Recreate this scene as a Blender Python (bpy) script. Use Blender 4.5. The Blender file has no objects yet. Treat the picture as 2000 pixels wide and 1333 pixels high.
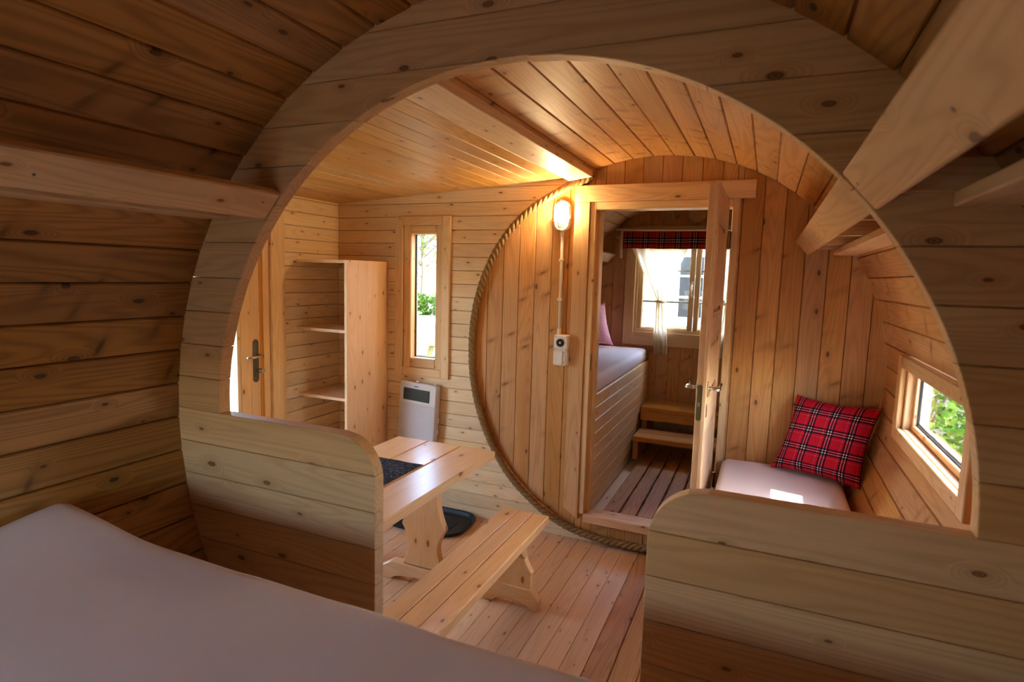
import bpy, bmesh, math, random
from math import sin, cos, pi, sqrt, radians, atan2
from mathutils import Vector, Matrix, noise

random.seed(7)
scene = bpy.context.scene
COL = scene.collection

# ------------------------------------------------------------------ camera
F_PX, YAW, PITCH, ROLL = 1141.7, .40748, .112456, -.02803
CAM = Vector((0.608, -1.343, 1.70))
fwd = Vector((-sin(YAW) * cos(PITCH), cos(YAW) * cos(PITCH), -sin(PITCH)))
rgt = Vector((cos(YAW), sin(YAW), 0))
dwn = fwd.cross(rgt)
r2 = cos(ROLL) * rgt + sin(ROLL) * dwn
d2 = -sin(ROLL) * rgt + cos(ROLL) * dwn
cam_data = bpy.data.cameras.new('camera')
cam = bpy.data.objects.new('camera', cam_data)
COL.objects.link(cam)
cam.matrix_world = Matrix(((r2.x, -d2.x, -fwd.x, CAM.x), (r2.y, -d2.y, -fwd.y, CAM.y), (r2.z, -d2.z, -fwd.z, CAM.z), (0, 0, 0, 1)))
cam_data.sensor_width = 36
cam_data.lens = F_PX / 2000 * 36
cam_data.clip_start = 0.02
cam_data.clip_end = 300
cam_data.dof.use_dof = True
cam_data.dof.focus_distance = 3.2
cam_data.dof.aperture_fstop = 4.5
scene.camera = cam

# ------------------------------------------------------------------ world, sun, exposure
SUN_EL = radians(49)
world = bpy.data.worlds.new('world')
scene.world = world
world.use_nodes = True
wn = world.node_tree.nodes
wl = world.node_tree.links
wn.clear()
w_out = wn.new('ShaderNodeOutputWorld')
w_bg = wn.new('ShaderNodeBackground')
w_sky = wn.new('ShaderNodeTexSky')
w_sky.sky_type = 'NISHITA'
w_sky.sun_disc = False
w_sky.sun_elevation = SUN_EL
w_sky.sun_rotation = radians(90)
w_sky.air_density = 1.0
w_sky.dust_density = 1.6
w_sky.ozone_density = 0.6
w_bg.inputs['Strength'].default_value = 1.8
wl.new(w_sky.outputs['Color'], w_bg.inputs['Color'])
wl.new(w_bg.outputs['Background'], w_out.inputs['Surface'])

sun_data = bpy.data.lights.new('sun', 'SUN')
sun_data.energy = 7.0
sun_data.angle = radians(0.53)
sun_data.color = (1.0, 0.95, 0.88)
sun = bpy.data.objects.new('sun', sun_data)
COL.objects.link(sun)
sun.location = (20, 0.5, 22)
sun.rotation_euler = (Vector((-cos(SUN_EL), 0.17, -sin(SUN_EL)))).to_track_quat('-Z', 'Y').to_euler()

vs = scene.view_settings
vs.view_transform = 'Standard'
vs.look = 'None'
vs.gamma = 1.0
vs.exposure = 1.32
vs.use_curve_mapping = False
try:
    scene.cycles.max_bounces = 9
    scene.cycles.diffuse_bounces = 5
    scene.cycles.transparent_max_bounces = 16
    scene.cycles.sample_clamp_indirect = 6
    scene.cycles.use_denoising = True
    scene.cycles.use_adaptive_sampling = True
    scene.cycles.adaptive_threshold = .18
except Exception:
    pass


def portal(loc, ndir, sx, sy):
    """importance-sampling portal in a window opening (gives off no light itself)"""
    d = bpy.data.lights.new('window_portal', 'AREA')
    d.shape = 'RECTANGLE'
    d.size, d.size_y = sx, sy
    d.cycles.is_portal = True
    o = bpy.data.objects.new('window_portal', d)
    COL.objects.link(o)
    zz = -Vector(ndir)
    yy = Vector((0, 0, 1))
    xx = yy.cross(zz)
    o.matrix_world = Matrix(((xx.x, yy.x, zz.x, loc[0]), (xx.y, yy.y, zz.y, loc[1]), (xx.z, yy.z, zz.z, loc[2]), (0, 0, 0, 1)))


portal((-1.59, 2.30, 1.53), (0, -1, 0), .24, .92)
portal((1.33, 1.12, 1.22), (-1, 0, 0), .95, .32)
portal((0, 4.36, 1.6), (0, -1, 0), 1.1, .9)
portal((-.50, -2.13, 1.31), (0, 1, 0), .8, .42)
portal((-2.45, .92, 1.15), (1, 0, 0), .72, 1.7)

# ------------------------------------------------------------------ materials
def rgb(r, g, b):
    f = lambda c: (c / 255 / 12.92) if c / 255 <= .04045 else ((c / 255 + .055) / 1.055) ** 2.4
    return (f(r), f(g), f(b), 1)


class NT:
    def __init__(self, name):
        self.m = bpy.data.materials.new(name)
        self.m.use_nodes = True
        self.t = self.m.node_tree
        self.t.nodes.clear()
        self.out = self.n('ShaderNodeOutputMaterial')

    def n(self, typ, **kw):
        nd = self.t.nodes.new(typ)
        for k, v in kw.items():
            setattr(nd, k, v)
        return nd

    def l(self, a, b):
        self.t.links.new(a, b)

    def val(self, sock, v):
        if hasattr(v, 'links') or isinstance(v, bpy.types.NodeSocket):
            self.l(v, sock)
        else:
            sock.default_value = v

    def math(self, op, a, b=0.0, c=None, clamp=False):
        nd = self.n('ShaderNodeMath', operation=op)
        nd.use_clamp = clamp
        self.val(nd.inputs[0], a)
        self.val(nd.inputs[1], b)
        if c is not None:
            self.val(nd.inputs[2], c)
        return nd.outputs[0]

    def vmath(self, op, a, b):
        nd = self.n('ShaderNodeVectorMath', operation=op)
        self.val(nd.inputs[0], a)
        self.val(nd.inputs[1], b)
        return nd.outputs[0]

    def smooth(self, v, lo, hi):
        nd = self.n('ShaderNodeMapRange', interpolation_type='SMOOTHSTEP')
        self.val(nd.inputs['Value'], v)
        nd.inputs['From Min'].default_value = lo
        nd.inputs['From Max'].default_value = hi
        return nd.outputs['Result']

    def mix(self, f, a, b, blend='MIX'):
        nd = self.n('ShaderNodeMix', data_type='RGBA', blend_type=blend)
        self.val(nd.inputs[0], f)
        self.val(nd.inputs[6], a)
        self.val(nd.inputs[7], b)
        return nd.outputs[2]

    def bsdf(self, color, rough=.5, metal=0.0, spec=.5, bump=None, bstr=.1, bdist=.01, **kw):
        p = self.n('ShaderNodeBsdfPrincipled')
        self.val(p.inputs['Base Color'], color)
        self.val(p.inputs['Roughness'], rough)
        p.inputs['Metallic'].default_value = metal
        p.inputs['Specular IOR Level'].default_value = spec
        for k, v in kw.items():
            self.val(p.inputs[k], v)
        if bump is not None:
            b = self.n('ShaderNodeBump')
            b.inputs['Strength'].default_value = bstr
            b.inputs['Distance'].default_value = bdist
            self.l(bump, b.inputs['Height'])
            self.l(b.outputs['Normal'], p.inputs['Normal'])
        self.l(p.outputs[0], self.out.inputs['Surface'])
        return p


def wood(name, base, dark, knot=(70, 38, 18), knots=.55, ksize=1.0, ring=22.0, ring_amt=.4, rough=.5, var=.16, bump=.12,
         wave=0.0, spec=.35, kscale=(4.0, 8.5), spikes=0.0):
    t = NT(name)
    tc = t.n('ShaderNodeTexCoord')
    oi = t.n('ShaderNodeObjectInfo')
    rnd = oi.outputs['Random']
    off = t.n('ShaderNodeCombineXYZ')
    t.l(t.math('MULTIPLY', rnd, 41.0), off.inputs[0])
    t.l(t.math('MULTIPLY', rnd, 173.0), off.inputs[1])
    t.l(t.math('MULTIPLY', rnd, 97.0), off.inputs[2])
    p = t.vmath('ADD', tc.outputs['Object'], off.outputs[0])
    sp = t.n('ShaderNodeSeparateXYZ')
    t.l(p, sp.inputs[0])
    flat = t.n('ShaderNodeCombineXYZ')
    t.l(t.math('MULTIPLY', sp.outputs[0], kscale[0]), flat.inputs[0])
    t.l(t.math('MULTIPLY', t.math('ADD', sp.outputs[1], sp.outputs[2]), kscale[1]), flat.inputs[1])
    vor = t.n('ShaderNodeTexVoronoi', voronoi_dimensions='2D')
    vor.inputs['Scale'].default_value = 1.0
    t.l(flat.outputs[0], vor.inputs['Vector'])
    d = vor.outputs['Distance']
    sc = t.n('ShaderNodeSeparateColor')
    t.l(vor.outputs['Color'], sc.inputs[0])
    keep = t.math('LESS_THAN', sc.outputs[0], knots)
    size = t.math('MULTIPLY_ADD', sc.outputs[1], .75, .35)
    dn = t.math('DIVIDE', d, t.math('MULTIPLY', size, ksize))
    kmask = t.math('MULTIPLY', t.smooth(dn, .085, .05), keep)
    khalo = t.math('MULTIPLY', t.smooth(dn, .30, .04), keep)
    # low-frequency field whose contour lines are the growth rings
    g1 = t.n('ShaderNodeTexNoise')
    g1.inputs['Scale'].default_value = 1.0
    g1.inputs['Detail'].default_value = 1.5
    g1.inputs['Roughness'].default_value = .45
    t.l(t.vmath('MULTIPLY', p, (.55, 7.5, 7.5)), g1.inputs['Vector'])
    fld = t.math('ADD', g1.outputs[0], t.math('MULTIPLY', khalo, .16))
    rings = t.math('MULTIPLY_ADD', t.math('SINE', t.math('MULTIPLY', fld, ring * 6.283)), .5, .5)
    rings = t.math('POWER', rings, 2.2)
    g2 = t.n('ShaderNodeTexNoise')
    g2.inputs['Scale'].default_value = 1.0
    g2.inputs['Detail'].default_value = 0.0
    t.l(t.vmath('MULTIPLY', p, (3.0, 150, 150)), g2.inputs['Vector'])
    col = t.mix(t.math('MULTIPLY', rings, ring_amt), rgb(*base), rgb(*dark))
    col = t.mix(t.math('MULTIPLY', g2.outputs[0], .28), col, rgb(*dark))
    col = t.mix(t.math('MULTIPLY', t.smooth(g1.outputs[0], .45, .72), .35), col, rgb(*dark))
    # plank-to-plank tint
    v = t.math('MULTIPLY_ADD', t.math('FRACT', t.math('MULTIPLY', rnd, 7.31)), 2 * var, 1 - var)
    s = t.math('MULTIPLY_ADD', t.math('FRACT', t.math('MULTIPLY', rnd, 17.7)), .14, .94)
    h = t.math('MULTIPLY_ADD', t.math('FRACT', t.math('MULTIPLY', rnd, 29.3)), .006, .497)
    hs = t.n('ShaderNodeHueSaturation')
    t.l(col, hs.inputs['Color'])
    t.l(v, hs.inputs['Value'])
    t.l(s, hs.inputs['Saturation'])
    t.l(h, hs.inputs['Hue'])
    col = t.mix(t.math('MULTIPLY', khalo, .38), hs.outputs[0], rgb(*dark))
    kring = t.math('MULTIPLY_ADD', t.math('SINE', t.math('MULTIPLY', dn, 170.0)), .18, .80)
    col = t.mix(t.math('MULTIPLY', kmask, kring), col, rgb(*knot))
    if spikes:
        # spike knots: dark streaks lying across the plank
        f2 = t.n('ShaderNodeCombineXYZ')
        yy = t.math('ADD', sp.outputs[1], sp.outputs[2])
        t.l(t.math('MULTIPLY_ADD', yy, 4.0, t.math('MULTIPLY', sp.outputs[0], 9.0)), f2.inputs[0])
        t.l(t.math('MULTIPLY', yy, 3.4), f2.inputs[1])
        v2 = t.n('ShaderNodeTexVoronoi', voronoi_dimensions='2D')
        v2.inputs['Scale'].default_value = 1.0
        t.l(f2.outputs[0], v2.inputs['Vector'])
        s2 = t.n('ShaderNodeSeparateColor')
        t.l(v2.outputs['Color'], s2.inputs[0])
        k2 = t.math('LESS_THAN', s2.outputs[2], spikes)
        halo2 = t.math('MULTIPLY', t.math('MULTIPLY', t.smooth(v2.outputs['Distance'], .34, .05), k2), .4)
        core2 = t.math('MULTIPLY', t.math('MULTIPLY', t.smooth(v2.outputs['Distance'], .13, .02), t.math('MULTIPLY', k2, s2.outputs[0])), .75)
        col = t.mix(halo2, col, rgb(*dark))
        col = t.mix(core2, col, rgb(*knot))
    bh = g2.outputs[0]
    bd, bs = .002, bump
    if wave:
        wv = t.n('ShaderNodeTexNoise')
        wv.inputs['Scale'].default_value = 1.0
        wv.inputs['Detail'].default_value = 0.0
        t.l(t.vmath('MULTIPLY', p, (13.0, 6.0, 6.0)), wv.inputs['Vector'])
        bh = wv.outputs[0]
        bd = .002 * wave
    t.bsdf(col, rough=rough, spec=spec, bump=bh if bump >= .1 else None, bstr=bs, bdist=bd)
    return t.m


W_HONEY = wood('honey_spruce', (206, 154, 98), (156, 102, 54), knot=(74, 40, 20), ring_amt=.36, rough=.5, var=.08, bump=.25, wave=1.6, knots=.25, spikes=.5)
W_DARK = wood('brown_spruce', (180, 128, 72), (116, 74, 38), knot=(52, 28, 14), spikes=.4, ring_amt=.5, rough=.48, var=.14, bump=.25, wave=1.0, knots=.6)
W_PALE = wood('pale_spruce', (222, 180, 132), (176, 130, 84), knot=(104, 66, 36), ring_amt=.36, rough=.55, var=.06, knots=.5)
W_WALL = wood('annex_spruce', (236, 208, 166), (200, 160, 112), knot=(112, 70, 40), ring_amt=.3, rough=.5, var=.07, knots=.75, ksize=.9, kscale=(4.5, 11))
W_CEIL = wood('annex_ceiling_spruce', (212, 164, 102), (166, 114, 62), knot=(104, 62, 32), ring_amt=.35, rough=.45, var=.09, knots=.6, ksize=.9)
W_PINE = wood('lacquered_pine', (234, 194, 144), (208, 158, 104), knot=(120, 64, 34), ring_amt=.3, rough=.28, var=.04, knots=.5, ksize=1.25, spec=.5, bump=.04)
W_PINK = wood('glued_pine', (232, 194, 152), (204, 156, 110), knot=(120, 66, 40), ring_amt=.28, rough=.42, var=.05, knots=.8, ksize=.8, bump=.05)
W_FLOOR = wood('floor_pine', (220, 182, 142), (182, 136, 98), knot=(96, 54, 32), ring_amt=.3, rough=.4, var=.06, knots=.9, ksize=.75, kscale=(4.5, 10))
W_FRAME = wood('frame_spruce', (230, 194, 144), (196, 152, 100), knot=(110, 66, 36), ring_amt=.33, rough=.45, var=.06, knots=.4, ksize=.7)
W_DECK = wood('duckboard_wood', (196, 142, 86), (138, 92, 50), knot=(60, 34, 20), ring_amt=.45, rough=.6, var=.12, knots=.5, bump=.3)
W_STEP = wood('oiled_larch', (208, 146, 76), (156, 100, 46), knot=(70, 38, 18), ring_amt=.45, rough=.42, var=.1)


def plain(name, col, rough=.5, metal=0.0, spec=.5, nscale=0.0, namt=.1, bstr=0.0, **kw):
    t = NT(name)
    c = rgb(*col)
    bump = None
    if nscale:
        tc = t.n('ShaderNodeTexCoord')
        ns = t.n('ShaderNodeTexNoise')
        ns.inputs['Scale'].default_value = nscale
        ns.inputs['Detail'].default_value = 4.0
        t.l(tc.outputs['Object'], ns.inputs['Vector'])
        c = t.mix(t.math('MULTIPLY', ns.outputs[0], namt), c, rgb(*[int(x * .55) for x in col]))
        if bstr:
            bump = ns.outputs[0]
    t.bsdf(c, rough, metal, spec, bump=bump, bstr=bstr, bdist=.004, **kw)
    return t.m


SHEET = plain('cotton_sheet', (232, 218, 216), .9, spec=.1, nscale=9, namt=.06, bstr=.06)
WHITE_PLASTIC = plain('white_plastic', (232, 226, 216), .35, nscale=30, namt=.03)
GREY_PLASTIC = plain('grey_plastic', (196, 190, 190), .45, nscale=20, namt=.03)
HEATER_FRONT = plain('heater_white', (208, 202, 204), .4, nscale=20, namt=.03)
BLACK_PLASTIC = plain('black_plastic', (18, 18, 20), .4, nscale=30, namt=.3)
RUBBER = plain('black_rubber', (16, 15, 16), .55, nscale=60, namt=.3, bstr=.2)
CHROME = plain('brushed_steel', (196, 190, 182), .22, 1.0, nscale=40, namt=.05)
BRONZE = plain('dark_brass', (112, 96, 66), .4, .9, nscale=30, namt=.2)
STEEL_DARK = plain('dull_steel', (120, 112, 100), .35, .9, nscale=30, namt=.1)
GASKET = plain('window_gasket', (30, 32, 34), .6, nscale=20, namt=.1)
ALU = plain('window_aluminium', (190, 196, 200), .35, .6, nscale=20, namt=.05)
WHITE_PAINT = plain('white_paint', (236, 236, 232), .5, nscale=10, namt=.04)
CONDUIT = plain('conduit_pvc', (222, 208, 192), .4, nscale=20, namt=.03)


def make_glass():
    t = NT('window_glass')
    a = t.n('ShaderNodeBsdfTransparent')
    a.inputs[0].default_value = (.96, .98, .98, 1)
    b = t.n('ShaderNodeBsdfGlossy')
    b.inputs['Roughness'].default_value = .02
    fr = t.n('ShaderNodeLayerWeight')
    fr.inputs[0].default_value = .5
    mx = t.n('ShaderNodeMixShader')
    t.l(t.math('MULTIPLY_ADD', t.math('POWER', fr.outputs['Facing'], 5.0), .7, .02), mx.inputs[0])
    t.l(a.outputs[0], mx.inputs[1])
    t.l(b.outputs[0], mx.inputs[2])
    t.l(mx.outputs[0], t.out.inputs[0])
    return t.m


GLASS = make_glass()


def make_rope():
    t = NT('hemp_rope')
    tc = t.n('ShaderNodeTexCoord')
    ns = t.n('ShaderNodeTexNoise')
    ns.inputs['Scale'].default_value = 120
    ns.inputs['Detail'].default_value = 4
    t.l(tc.outputs['Object'], ns.inputs['Vector'])
    c = t.mix(ns.outputs[0], rgb(166, 132, 88), rgb(92, 68, 42))
    t.bsdf(c, .9, spec=.1, bump=ns.outputs[0], bstr=.5, bdist=.004)
    return t.m


ROPE = make_rope()


def ramp(t, fac, stops):
    r = t.n('ShaderNodeValToRGB')
    r.color_ramp.interpolation = 'CONSTANT'
    el = r.color_ramp.elements
    while len(el) > 1:
        el.remove(el[-1])
    el[0].position = stops[0][0]
    el[0].color = rgb(*stops[0][1])
    for p, c in stops[1:]:
        e = el.new(p)
        e.color = rgb(*c)
    t.l(fac, r.inputs[0])
    return r.outputs[0]


def tartan(name, red, nu, nv, bright=1.0, translucent=False, yellow=(232, 196, 120)):
    t = NT(name)
    uv = t.n('ShaderNodeUVMap')
    sp = t.n('ShaderNodeSeparateXYZ')
    t.l(uv.outputs[0], sp.inputs[0])
    blk, wht = (14, 10, 16), (238, 224, 214)
    st = [(0, red), (.13, yellow), (.15, red), (.27, blk), (.355, wht), (.415, blk), (.485, wht), (.545, blk), (.63, red)]
    fu = t.math('FRACT', t.math('MULTIPLY', sp.outputs[0], nu))
    fv = t.math('FRACT', t.math('MULTIPLY', sp.outputs[1], nv))
    c = t.mix(1.0, ramp(t, fu, st), ramp(t, fv, st), 'MULTIPLY')
    g = t.n('ShaderNodeGamma')
    t.l(c, g.inputs[0])
    g.inputs[1].default_value = .5
    ns = t.n('ShaderNodeTexNoise')
    ns.inputs['Scale'].default_value = 260
    tc = t.n('ShaderNodeTexCoord')
    t.l(tc.outputs['Object'], ns.inputs['Vector'])
    t.bsdf(g.outputs[0], .85, spec=.15, bump=ns.outputs[0], bstr=.15, bdist=.001)
    return t.m


PLAID = tartan('red_tartan_cloth', (188, 22, 46), 4.3, 4.2)
VALANCE = tartan('valance_tartan_cloth', (168, 40, 36), 9.0, .95)


def gingham():
    t = NT('pink_gingham_cloth')
    uv = t.n('ShaderNodeUVMap')
    sp = t.n('ShaderNodeSeparateXYZ')
    t.l(uv.outputs[0], sp.inputs[0])
    pk, wh = (206, 38, 92), (244, 226, 232)
    a = ramp(t, t.math('FRACT', t.math('MULTIPLY', sp.outputs[0], 30)), [(0, pk), (.5, wh)])
    b = ramp(t, t.math('FRACT', t.math('MULTIPLY', sp.outputs[1], 30)), [(0, pk), (.5, wh)])
    t.bsdf(t.mix(.5, a, b), .85, spec=.1)
    return t.m


GINGHAM = gingham()


def curtain_mat():
    t = NT('cream_voile')
    tc = t.n('ShaderNodeTexCoord')
    ns = t.n('ShaderNodeTexNoise')
    ns.inputs['Scale'].default_value = 200
    t.l(tc.outputs['Object'], ns.inputs['Vector'])
    c = t.mix(t.math('MULTIPLY', ns.outputs[0], .2), rgb(246, 236, 214), rgb(226, 208, 176))
    a = t.n('ShaderNodeBsdfDiffuse')
    b = t.n('ShaderNodeBsdfTranslucent')
    t.l(c, a.inputs[0])
    t.l(c, b.inputs[0])
    mx = t.n('ShaderNodeMixShader')
    mx.inputs[0].default_value = .45
    t.l(a.outputs[0], mx.inputs[1])
    t.l(b.outputs[0], mx.inputs[2])
    t.l(mx.outputs[0], t.out.inputs[0])
    return t.m


CURTAIN = curtain_mat()


def runner_mat():
    t = NT('black_white_weave')
    tc = t.n('ShaderNodeTexCoord')
    ns = t.n('ShaderNodeTexNoise')
    ns.inputs['Scale'].default_value = 1
    ns.inputs['Detail'].default_value = 3
    t.l(t.vmath('MULTIPLY', tc.outputs['Object'], (60, 420, 60)), ns.inputs['Vector'])
    c = t.mix(t.smooth(ns.outputs[0], .52, .66), rgb(22, 22, 27), rgb(120, 120, 130))
    t.bsdf(c, .9, spec=.1, bump=ns.outputs[0], bstr=.6, bdist=.003)
    return t.m


RUNNER = runner_mat()


def leaf_mat(name, c1, c2):
    t = NT(name)
    oi = t.n('ShaderNodeTexCoord')
    ns = t.n('ShaderNodeTexNoise')
    ns.inputs['Scale'].default_value = 6
    t.l(oi.outputs['Object'], ns.inputs['Vector'])
    c = t.mix(t.smooth(ns.outputs[0], .35, .65), rgb(*c1), rgb(*c2))
    a = t.n('ShaderNodeBsdfDiffuse')
    b = t.n('ShaderNodeBsdfTranslucent')
    t.l(c, a.inputs[0])
    t.l(c, b.inputs[0])
    mx = t.n('ShaderNodeMixShader')
    mx.inputs[0].default_value = .35
    t.l(a.outputs[0], mx.inputs[1])
    t.l(b.outputs[0], mx.inputs[2])
    t.l(mx.outputs[0], t.out.inputs[0])
    return t.m


LEAF = leaf_mat('leaf_green', (38, 66, 20), (70, 96, 34))
LEAF2 = leaf_mat('leaf_yellow_green', (64, 92, 30), (100, 124, 50))
LEAF3 = leaf_mat('bud_green', (120, 150, 60), (160, 176, 90))
BARK = plain('bark', (104, 88, 70), .9, nscale=18, namt=.6, bstr=.4)


def ground_mat():
    t = NT('grass_and_gravel')
    tc = t.n('ShaderNodeTexCoord')
    ns = t.n('ShaderNodeTexNoise')
    ns.inputs['Scale'].default_value = .35
    ns.inputs['Detail'].default_value = 6
    t.l(tc.outputs['Object'], ns.inputs['Vector'])
    n2 = t.n('ShaderNodeTexNoise')
    n2.inputs['Scale'].default_value = 14
    n2.inputs['Detail'].default_value = 5
    t.l(tc.outputs['Object'], n2.inputs['Vector'])
    c = t.mix(t.smooth(ns.outputs[0], .42, .58), rgb(170, 160, 138), rgb(104, 116, 62))
    c = t.mix(t.math('MULTIPLY', n2.outputs[0], .5), c, rgb(104, 92, 66))
    t.bsdf(c, .95, spec=.1, bump=n2.outputs[0], bstr=.4, bdist=.02)
    return t.m


GROUND = ground_mat()

# ------------------------------------------------------------------ mesh helpers
def link(o):
    COL.objects.link(o)
    return o


PW = {}


def root(name, loc, label, cat, group=None, kind=None):
    e = link(bpy.data.objects.new(name, None))
    e.location = loc
    e.empty_display_size = .05
    e['label'] = label
    e['category'] = cat
    if group:
        e['group'] = group
    if kind:
        e['kind'] = kind
    PW[e.name] = Matrix.Translation(loc)
    return e


def setting(name, loc, label, cat):
    return root(name, loc, label, cat, kind='structure')


def tag(o, label, cat, group=None, kind=None):
    o['label'] = label
    o['category'] = cat
    if group:
        o['group'] = group
    if kind:
        o['kind'] = kind
    return o


def put(name, me, mat, parent=None, mw=None, smooth=False):
    o = link(bpy.data.objects.new(name, me))
    if mat is not None and not me.materials:
        me.materials.append(mat)
    elif mat is not None and me.materials[0] != mat:
        me = me.copy()
        me.materials.clear()
        me.materials.append(mat)
        o.data = me
    mw = mw or Matrix.Identity(4)
    if parent is not None:
        o.parent = parent
        o.matrix_parent_inverse = PW[parent.name].inverted()
    o.matrix_basis = mw
    PW[o.name] = mw.copy()
    if smooth:
        me.shade_smooth()
    return o


def mesh(name, verts, faces, uvs=None):
    me = bpy.data.meshes.new(name)
    me.from_pydata(verts, [], faces)
    bm = bmesh.new()
    bm.from_mesh(me)
    bmesh.ops.recalc_face_normals(bm, faces=bm.faces)
    bm.to_mesh(me)
    bm.free()
    return me


def frame(origin, l, w):
    l = Vector(l).normalized()
    w = Vector(w).normalized()
    n = l.cross(w).normalized()
    w = n.cross(l)
    o = Vector(origin)
    return Matrix(((l.x, w.x, n.x, o.x), (l.y, w.y, n.y, o.y), (l.z, w.z, n.z, o.z), (0, 0, 0, 1)))


def inset(poly, c):
    n = len(poly)
    out = []
    area = sum(poly[i][0] * poly[(i + 1) % n][1] - poly[(i + 1) % n][0] * poly[i][1] for i in range(n))
    sg = 1 if area > 0 else -1
    for i in range(n):
        p0, p1, p2 = Vector(poly[i - 1]), Vector(poly[i]), Vector(poly[(i + 1) % n])
        a, b = (p1 - p0), (p2 - p1)
        if a.length < 1e-7 or b.length < 1e-7:
            out.append(tuple(p1))
            continue
        a.normalize()
        b.normalize()
        na, nb = Vector((-a.y, a.x)) * sg, Vector((-b.y, b.x)) * sg
        m = na + nb
        k = max(.35, 1 + na.dot(nb))
        out.append(tuple(p1 + m * (c / k)))
    return out


MC = {}


def prism_mesh(poly, T, ch=.0015):
    n = len(poly)
    ins = inset(poly, ch)
    v = [(x, y, 0) for x, y in ins] + [(x, y, ch) for x, y in poly] + [(x, y, T - ch) for x, y in poly] + [(x, y, T) for x, y in ins]
    f = [tuple(range(n))[::-1], tuple(range(3 * n, 4 * n))]
    for k in range(3):
        for i in range(n):
            j = (i + 1) % n
            f.append((k * n + i, k * n + j, (k + 1) * n + j, (k + 1) * n + i))
    return mesh('prism', v, f)


def prism(name, poly, T, mat, parent, mw, ch=.0015):
    """flat piece: poly in (length, width), thickness T along the frame's normal; origin moved to the middle of the piece"""
    cx = sum(p[0] for p in poly) / len(poly)
    cy = sum(p[1] for p in poly) / len(poly)
    me = prism_mesh([(p[0] - cx, p[1] - cy) for p in poly], T, ch)
    return put(name, me, mat, parent, mw @ Matrix.Translation((cx, cy, 0)))


def board(name, c, l, w, L, W, T, mat, parent, ch=.0015):
    """rectangular board centred on c, length L along l, width W along w"""
    key = (round(L, 4), round(W, 4), round(T, 4), ch, mat.name)
    if key not in MC:
        MC[key] = prism_mesh([(-L / 2, -W / 2), (L / 2, -W / 2), (L / 2, W / 2), (-L / 2, W / 2)], T, ch)
    m = frame(c, l, w) @ Matrix.Translation((0, 0, -T / 2))
    return put(name, MC[key], mat, parent, m)


def bar(name, x0, x1, y0, y1, z0, z1, mat, parent, axis=None, ch=.0015):
    """axis-aligned board; grain along its longest side unless axis is given"""
    d = (x1 - x0, y1 - y0, z1 - z0)
    c = ((x0 + x1) / 2, (y0 + y1) / 2, (z0 + z1) / 2)
    E = (Vector((1, 0, 0)), Vector((0, 1, 0)), Vector((0, 0, 1)))
    a = axis if axis is not None else max(range(3), key=lambda i: d[i])
    rest = [i for i in range(3) if i != a]
    t = min(rest, key=lambda i: d[i])
    w = [i for i in rest if i != t][0]
    return board(name, c, E[a], E[w], d[a], d[w], d[t], mat, parent, ch)


def lathe_mesh(prof, n=24, axis='Z'):
    v, f = [], []
    for r, z in prof:
        for i in range(n):
            a = 2 * pi * i / n
            v.append((r * cos(a), r * sin(a), z))
    for k in range(len(prof) - 1):
        for i in range(n):
            j = (i + 1) % n
            f.append((k * n + i, k * n + j, (k + 1) * n + j, (k + 1) * n + i))
    f.append(tuple(range(n))[::-1])
    f.append(tuple(range((len(prof) - 1) * n, len(prof) * n)))
    return mesh('lathe', v, f)


def tube_mesh(pts, r, n=8, closed=False):
    pts = [Vector(p) for p in pts]
    m = len(pts)
    v, f = [], []
    up = Vector((0, 0, 1))
    t0 = (pts[1] - pts[0]).normalized()
    if abs(t0.dot(up)) > .9:
        up = Vector((1, 0, 0))
    u = t0.cross(up).normalized()
    for i in range(m):
        if closed:
            t = (pts[(i + 1) % m] - pts[i - 1]).normalized()
        else:
            t = (pts[min(i + 1, m - 1)] - pts[max(i - 1, 0)]).normalized()
        u = (u - t * u.dot(t)).normalized()
        w = t.cross(u)
        rr = r[i] if isinstance(r, (list, tuple)) else r
        for k in range(n):
            a = 2 * pi * k / n
            v.append(tuple(pts[i] + u * (cos(a) * rr) + w * (sin(a) * rr)))
    for i in range(m if closed else m - 1):
        i2 = (i + 1) % m
        for k in range(n):
            k2 = (k + 1) % n
            f.append((i * n + k, i * n + k2, i2 * n + k2, i2 * n + k))
    if not closed:
        f.append(tuple(range(n))[::-1])
        f.append(tuple(range((m - 1) * n, m * n)))
    return mesh('tube', v, f)


def rbox_mesh(sx, sy, sz, r, seg=3):
    bm = bmesh.new()
    bmesh.ops.create_cube(bm, size=1)
    for vt in bm.verts:
        vt.co.x *= sx
        vt.co.y *= sy
        vt.co.z *= sz
    bmesh.ops.bevel(bm, geom=bm.edges[:], offset=r, segments=seg, profile=.5, affect='EDGES')
    me = bpy.data.meshes.new('rbox')
    bm.to_mesh(me)
    bm.free()
    return me


def T(x, y, z):
    return Matrix.Translation((x, y, z))


def rrect(w, h, r, n=6):
    pts = []
    for cx, cy, a0 in ((w / 2 - r, h / 2 - r, 0), (-w / 2 + r, h / 2 - r, 90), (-w / 2 + r, -h / 2 + r, 180), (w / 2 - r, -h / 2 + r, 270)):
        for i in range(n + 1):
            a = radians(a0 + 90 * i / n)
            pts.append((cx + r * cos(a), cy + r * sin(a)))
    return pts


X, Y, Z = Vector((1, 0, 0)), Vector((0, 1, 0)), Vector((0, 0, 1))

# ------------------------------------------------------------------ the barrel
R0, ZC, NPL = 1.2, 1.21, 65
STEP = 2 * pi / NPL
PH = radians(30.88)
YF = 2.165           # far partition
YE = 4.17            # end wall of the far bedroom
YB = -2.03           # end wall of the near bedroom (behind the camera)
TW = .042


def circ_x(z, r=R0):
    d = r * r - (z - ZC) ** 2
    return sqrt(d) if d > 0 else 0.0


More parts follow.
